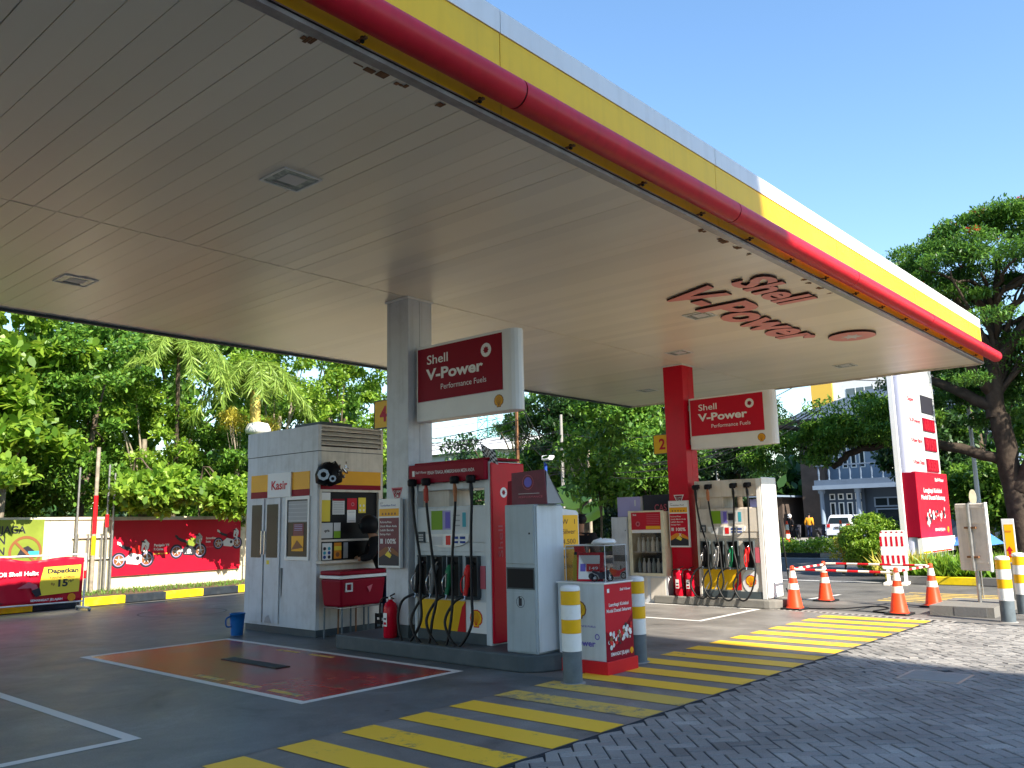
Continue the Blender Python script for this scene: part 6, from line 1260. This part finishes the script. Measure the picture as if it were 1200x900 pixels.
def scooter(x, y, label, m='black', rz=0):
    t = thing('motor_scooter', label, 'scooter', (x, y, 0)); F = Fr((x, y, 0), (math.cos(rz), math.sin(rz), 0))
    for u in (0, 1.25):
        b = MB(); n = 16; pts = [F.p(u+.24*math.cos(6.2832*k/n), .27+.24*math.sin(6.2832*k/n), 0) for k in range(n+1)]; b.tube(pts, .045, 'rubber', 6, False); b.disc(F, u, .27, .1, 'steel', .02, 10); b.disc(F, u, .27, .1, 'steel', -.02, 10); b.build('wheel', t)
    b = MB(); b.prism(F, [(-.2, .62), (0, .5), (.3, .28), (.8, .26), (.95, .45), (1.12, .9), (1.05, .98), (.85, .6), (.75, .4), (.55, .42), (.5, .68), (-.15, .76)], -.13, .13, m); b.build('body', t, bevel=.03)
    b = MB(); b.prism(F, [(-.2, .76), (.5, .7), (.52, .78), (-.15, .84)], -.12, .12, 'black'); b.build('seat', t, bevel=.02); b = MB(); b.tube([F.p(1.25, .27, 0), F.p(1.05, .98, 0)], .03, 'steel', 8); b.tube([F.p(1.02, 1.0, -.3), F.p(1.06, .98, 0), F.p(1.02, 1.0, .3)], .018, 'black', 6); b.build('handlebar', t)
    b = MB(); b.lathe(F.p(1.13, .88, 0), [(.08, -.04), (.08, .04)], 'print_lightgrey', 10, 'X'); b.build('headlamp', t); return t
scooter(57.5, 24.6, 'dark scooter parked left of the person in orange', 'print_dark', .3); scooter(56.8, 22.9, 'dark scooter parked between the person in orange and the white car', 'print_dark', 0)
person((57.0, 23.55, 0), R(-90), 'person in orange jacket standing by the scooters across the road', 'orange_cloth', 'navy_cloth', 'stand', 1.7, None)
person((57.6, 25.1, 0), R(60), 'person in dark clothes and pale helmet beside the dark scooter', 'black_cloth', 'black_cloth', 'stand', 1.65, 'print_lightgrey')
copy_tree(cn, (35.4, 15.6, 0), 'tall pale cone on the far lane left of the parked car').scale = (1.3, 1.3, 1.9)
copy_tree(cn, (35.0, 13.15, 0), 'tall pale cone on the far lane in front of the parked car').scale = (1.2, 1.2, 1.9)
# blue covered load and umbrella seen at the right, lamp posts, poles, wires, lattice mast
t = thing('blue_umbrella', 'sky blue umbrella half hidden behind the grey sign back', 'umbrella', (26.2, 6.2, .13)); b = MB(); vs = [(26.2, 6.15, 1.25)]; n = 10
for k in range(n): vs.append((26.2+.72*math.cos(6.2832*k/n), 6.15+.72*math.sin(6.2832*k/n), .68+.04*(k % 2)))
b.add(vs, [(0, k+1, (k+1) % n+1) for k in range(n)], 'blue_cloth'); cv = b.build('canopy', t); b = MB(); b.tube([(26.2, 6.15, .13), (26.2, 6.15, 1.32)], .015, 'steel', 6); b.build('pole', t)
t = thing('lamp_post', 'thin white lamp post beside the price pylon', 'lamp post', (30, 6.9, 0)); b = MB(); b.tube([(30, 6.87, 0), (30, 6.87, 5.0)], [.09, .05], 'house_white', 10); b.build('pole', t); b = MB(); b.fb(Fr((29.9, 6.9, 4.98)), -.15, .35, 0, .1, -.1, .1, 'white'); b.build('lamp_head', t)
t = thing('area_lamp', 'white box lamp head on a post behind the grey cabinet', 'lamp', (20, 16.1, 0)); b = MB(); b.tube([(20, 16.3, 0), (20, 16.3, 3.35)], .05, 'print_blue', 10); b.build('post', t); b = MB(); b.fb(FX(19.9, 16.35, 3.38), 0, .32, 0, .15, -.3, .05, 'white_gloss'); b.build('lamp_head', t, bevel=.04)
poles = (((24, 20.9, 0), 6.6, 'rust', .08, 'brown wooden utility pole right of the nearer hanging sign'), ((23, 18.0, 0), 5.2, 'concrete', .07, 'tall concrete utility pole carrying the tangle of wires'), ((23, 16.88, 0), 3.9, 'bark_light', .06, 'shorter pale pole right of the concrete utility pole'), ((52, 27.5, 0), 7.5, 'concrete', .12, 'utility pole left of the blue house'))
for p, h, m, r, lab in poles:
    t = thing('utility_pole', lab, 'utility pole', p, 'utility poles'); b = MB(); b.tube([p, (p[0], p[1], h)], [r, r*.7], m, 10); b.build('pole', t)
    if p[0] < 30: continue
    b = MB(); b.tube([(p[0]-.2, p[1]+.6, h-.4), (p[0]+.2, p[1]-.6, h-.4)], .04, 'steel', 6); b.build('cross_arm', t)
    for q in (-.5, 0, .5): b = MB(); b.lathe((p[0]-.33*q, p[1]+q, h-.36), [(.05, 0), (.06, .06), (.03, .12)], 'print_lightgrey', 8); b.build('insulator', t)
rw = random.Random(8); tops = [Vector((p[0], p[1], h-.4)) for p, h, *_ in poles]
ends = [(tops[0], tops[1]), (tops[1], tops[3]), (tops[1], tops[2]), (tops[1], Vector((28, 36, 7.5))), (tops[0], Vector((30, 44, 8.5))), (tops[3], Vector((50, -10, 9))), (tops[1], Vector((26, 10, 6.2))), (Vector((31, 12, 7.5)), Vector((31, -15, 7.5)))]
labs = ('wires between the brown pole and the concrete pole', 'wires from the concrete pole towards the blue house', 'wires from the concrete pole to the shorter pale pole', 'wires running left from the concrete pole', 'wires running left beyond the brown pole', 'wires passing in front of the blue house', 'wires from the concrete pole towards the big tree', 'wires crossing behind the price pylon')
for (a, c), lab in zip(ends, labs):
    b = MB()
    for k in range(7):
        o1 = Vector((rw.uniform(-.3, .3), rw.uniform(-.5, .5), -rw.uniform(0, 1.6))); sag = rw.uniform(.3, 1.2); b.tube([a.lerp(c, i/12)+o1-Vector((0, 0, sag*4*(i/12)*(1-i/12))) for i in range(13)], .008+.006*rw.random(), 'wire', 4, False)
    o = b.build('overhead_wire', origin=tuple(a)); tag(o, lab, 'wires', 'overhead wires')
t = thing('lattice_mast', 'pale green lattice mast against the sky under the hanging sign', 'mast', (90, 84, 0)); b = MB(); s = 1.0
for dx, dy in ((-s, -s), (s, -s), (s, s), (-s, s)): b.tube([(90+dx*1.2, 84+dy*1.2, 0), (90+dx*.8, 84+dy*.8, 34)], .13, 'tower_teal', 5)
for k in range(22):
    z0, z1 = k*1.5, (k+1)*1.5; q = 1.2-.4*z0/34
    for (a, c) in (((-1, -1), (1, -1)), ((1, -1), (1, 1)), ((1, 1), (-1, 1)), ((-1, 1), (-1, -1))): b.tube([(90+a[0]*q, 84+a[1]*q, z0), (90+c[0]*q, 84+c[1]*q, z1)], .07, 'tower_teal', 4, False); b.tube([(90+a[0]*q, 84+a[1]*q, z1), (90+c[0]*q, 84+c[1]*q, z1)], .06, 'tower_teal', 4, False)
b.build('lattice', t)
t = thing('pale_building', 'long pale building low under the nearer hanging sign', 'building', (72, 68, 0)); b = MB(); b.box(68, 84, 62, 84, 0, 9.4, 'house_white'); b.build('wall', t); b = MB(); b.add([(67, 61, 9.4), (85, 61, 9.4), (85, 85, 9.4), (67, 85, 9.4), (71, 61, 11.2), (81, 61, 11.2), (81, 85, 11.2), (71, 85, 11.2)], BOXF, 'print_lightgrey'); b.build('roof', t)
for k in range(6): F = FX(68, 82-3.4*k, 5.2); b = MB(); b.fb(F, 0, 1.8, 0, 1.5, 0, .05, 'glass_pane'); b.build('window', t)
# unseen block added behind the camera, shaped to shade the near forecourt
t = thing('shade_block', 'tall unseen block added behind the photographer to shade the forecourt', 'building', (-12, -26, 0)); b = MB(); b.add([(-34, -30, 0), (3.2, -30, 0), (6.9, -22, 0), (-34, -22, 0), (-34, -30, 28.5), (-2.2, -30, 28.5), (1.65, -22, 28.5), (-34, -22, 28.5)], BOXF, 'shade_block_wall'); b.build('wall', t)
for k in range(7):
    for j in range(8):
        if j < 7: b = MB(); b.box(-32+4.2*j, -29.2+4.2*j, -22.0, -21.94, 2+3.6*k, 3.9+3.6*k, 'glass_pane'); b.build('window', t)
b = MB(); b.tube(smooth([(14.35, 6.15, .012), (14.55, 5.6, .012), (15.2, 5.25, .012), (15.0, 4.95, .012), (14.4, 5.0, .012), (14.35, 4.6, .012)]), .012, 'black', 6); o = b.build('dark_line', origin=(14.5, 5.4, 0)); tag(o, 'thin black line on the ground between the four cones', 'dark_line')  # black tube added as a thin dark line across the ground
# a bird and litter
t = thing('bird', 'tiny dark bird flying in the sky above the big tree at the right', 'bird', (60, 10.5, 20.8)); b = MB(); b.tube([(60, 10.62, 20.8), (60, 10.5, 20.83), (60, 10.36, 20.8)], [.012, .04, .012], 'black', 8); b.poly([(60, 10.54, 20.83), (60.05, 10.46, 20.83), (60.1, 10.6, 21.08)], 'black'); b.poly([(60, 10.48, 20.83), (59.95, 10.56, 20.83), (59.9, 10.44, 21.05)], 'black'); b.build('body', t)
t = thing('manhole_cover', 'square concrete manhole cover set in the shaded block paving', 'manhole cover', (9.0, 2.6, 0)); b = MB(); b.box(8.75, 9.25, 2.35, 2.85, -.02, .014, 'concrete'); b.build('lid', t, bevel=.004); b = MB(); b.box(8.72, 8.75, 2.32, 2.88, -.02, .011, 'steel'); b.box(9.25, 9.28, 2.32, 2.88, -.02, .011, 'steel'); b.box(8.75, 9.25, 2.32, 2.35, -.02, .011, 'steel'); b.box(8.75, 9.25, 2.85, 2.88, -.02, .011, 'steel'); b.build('rim', t)
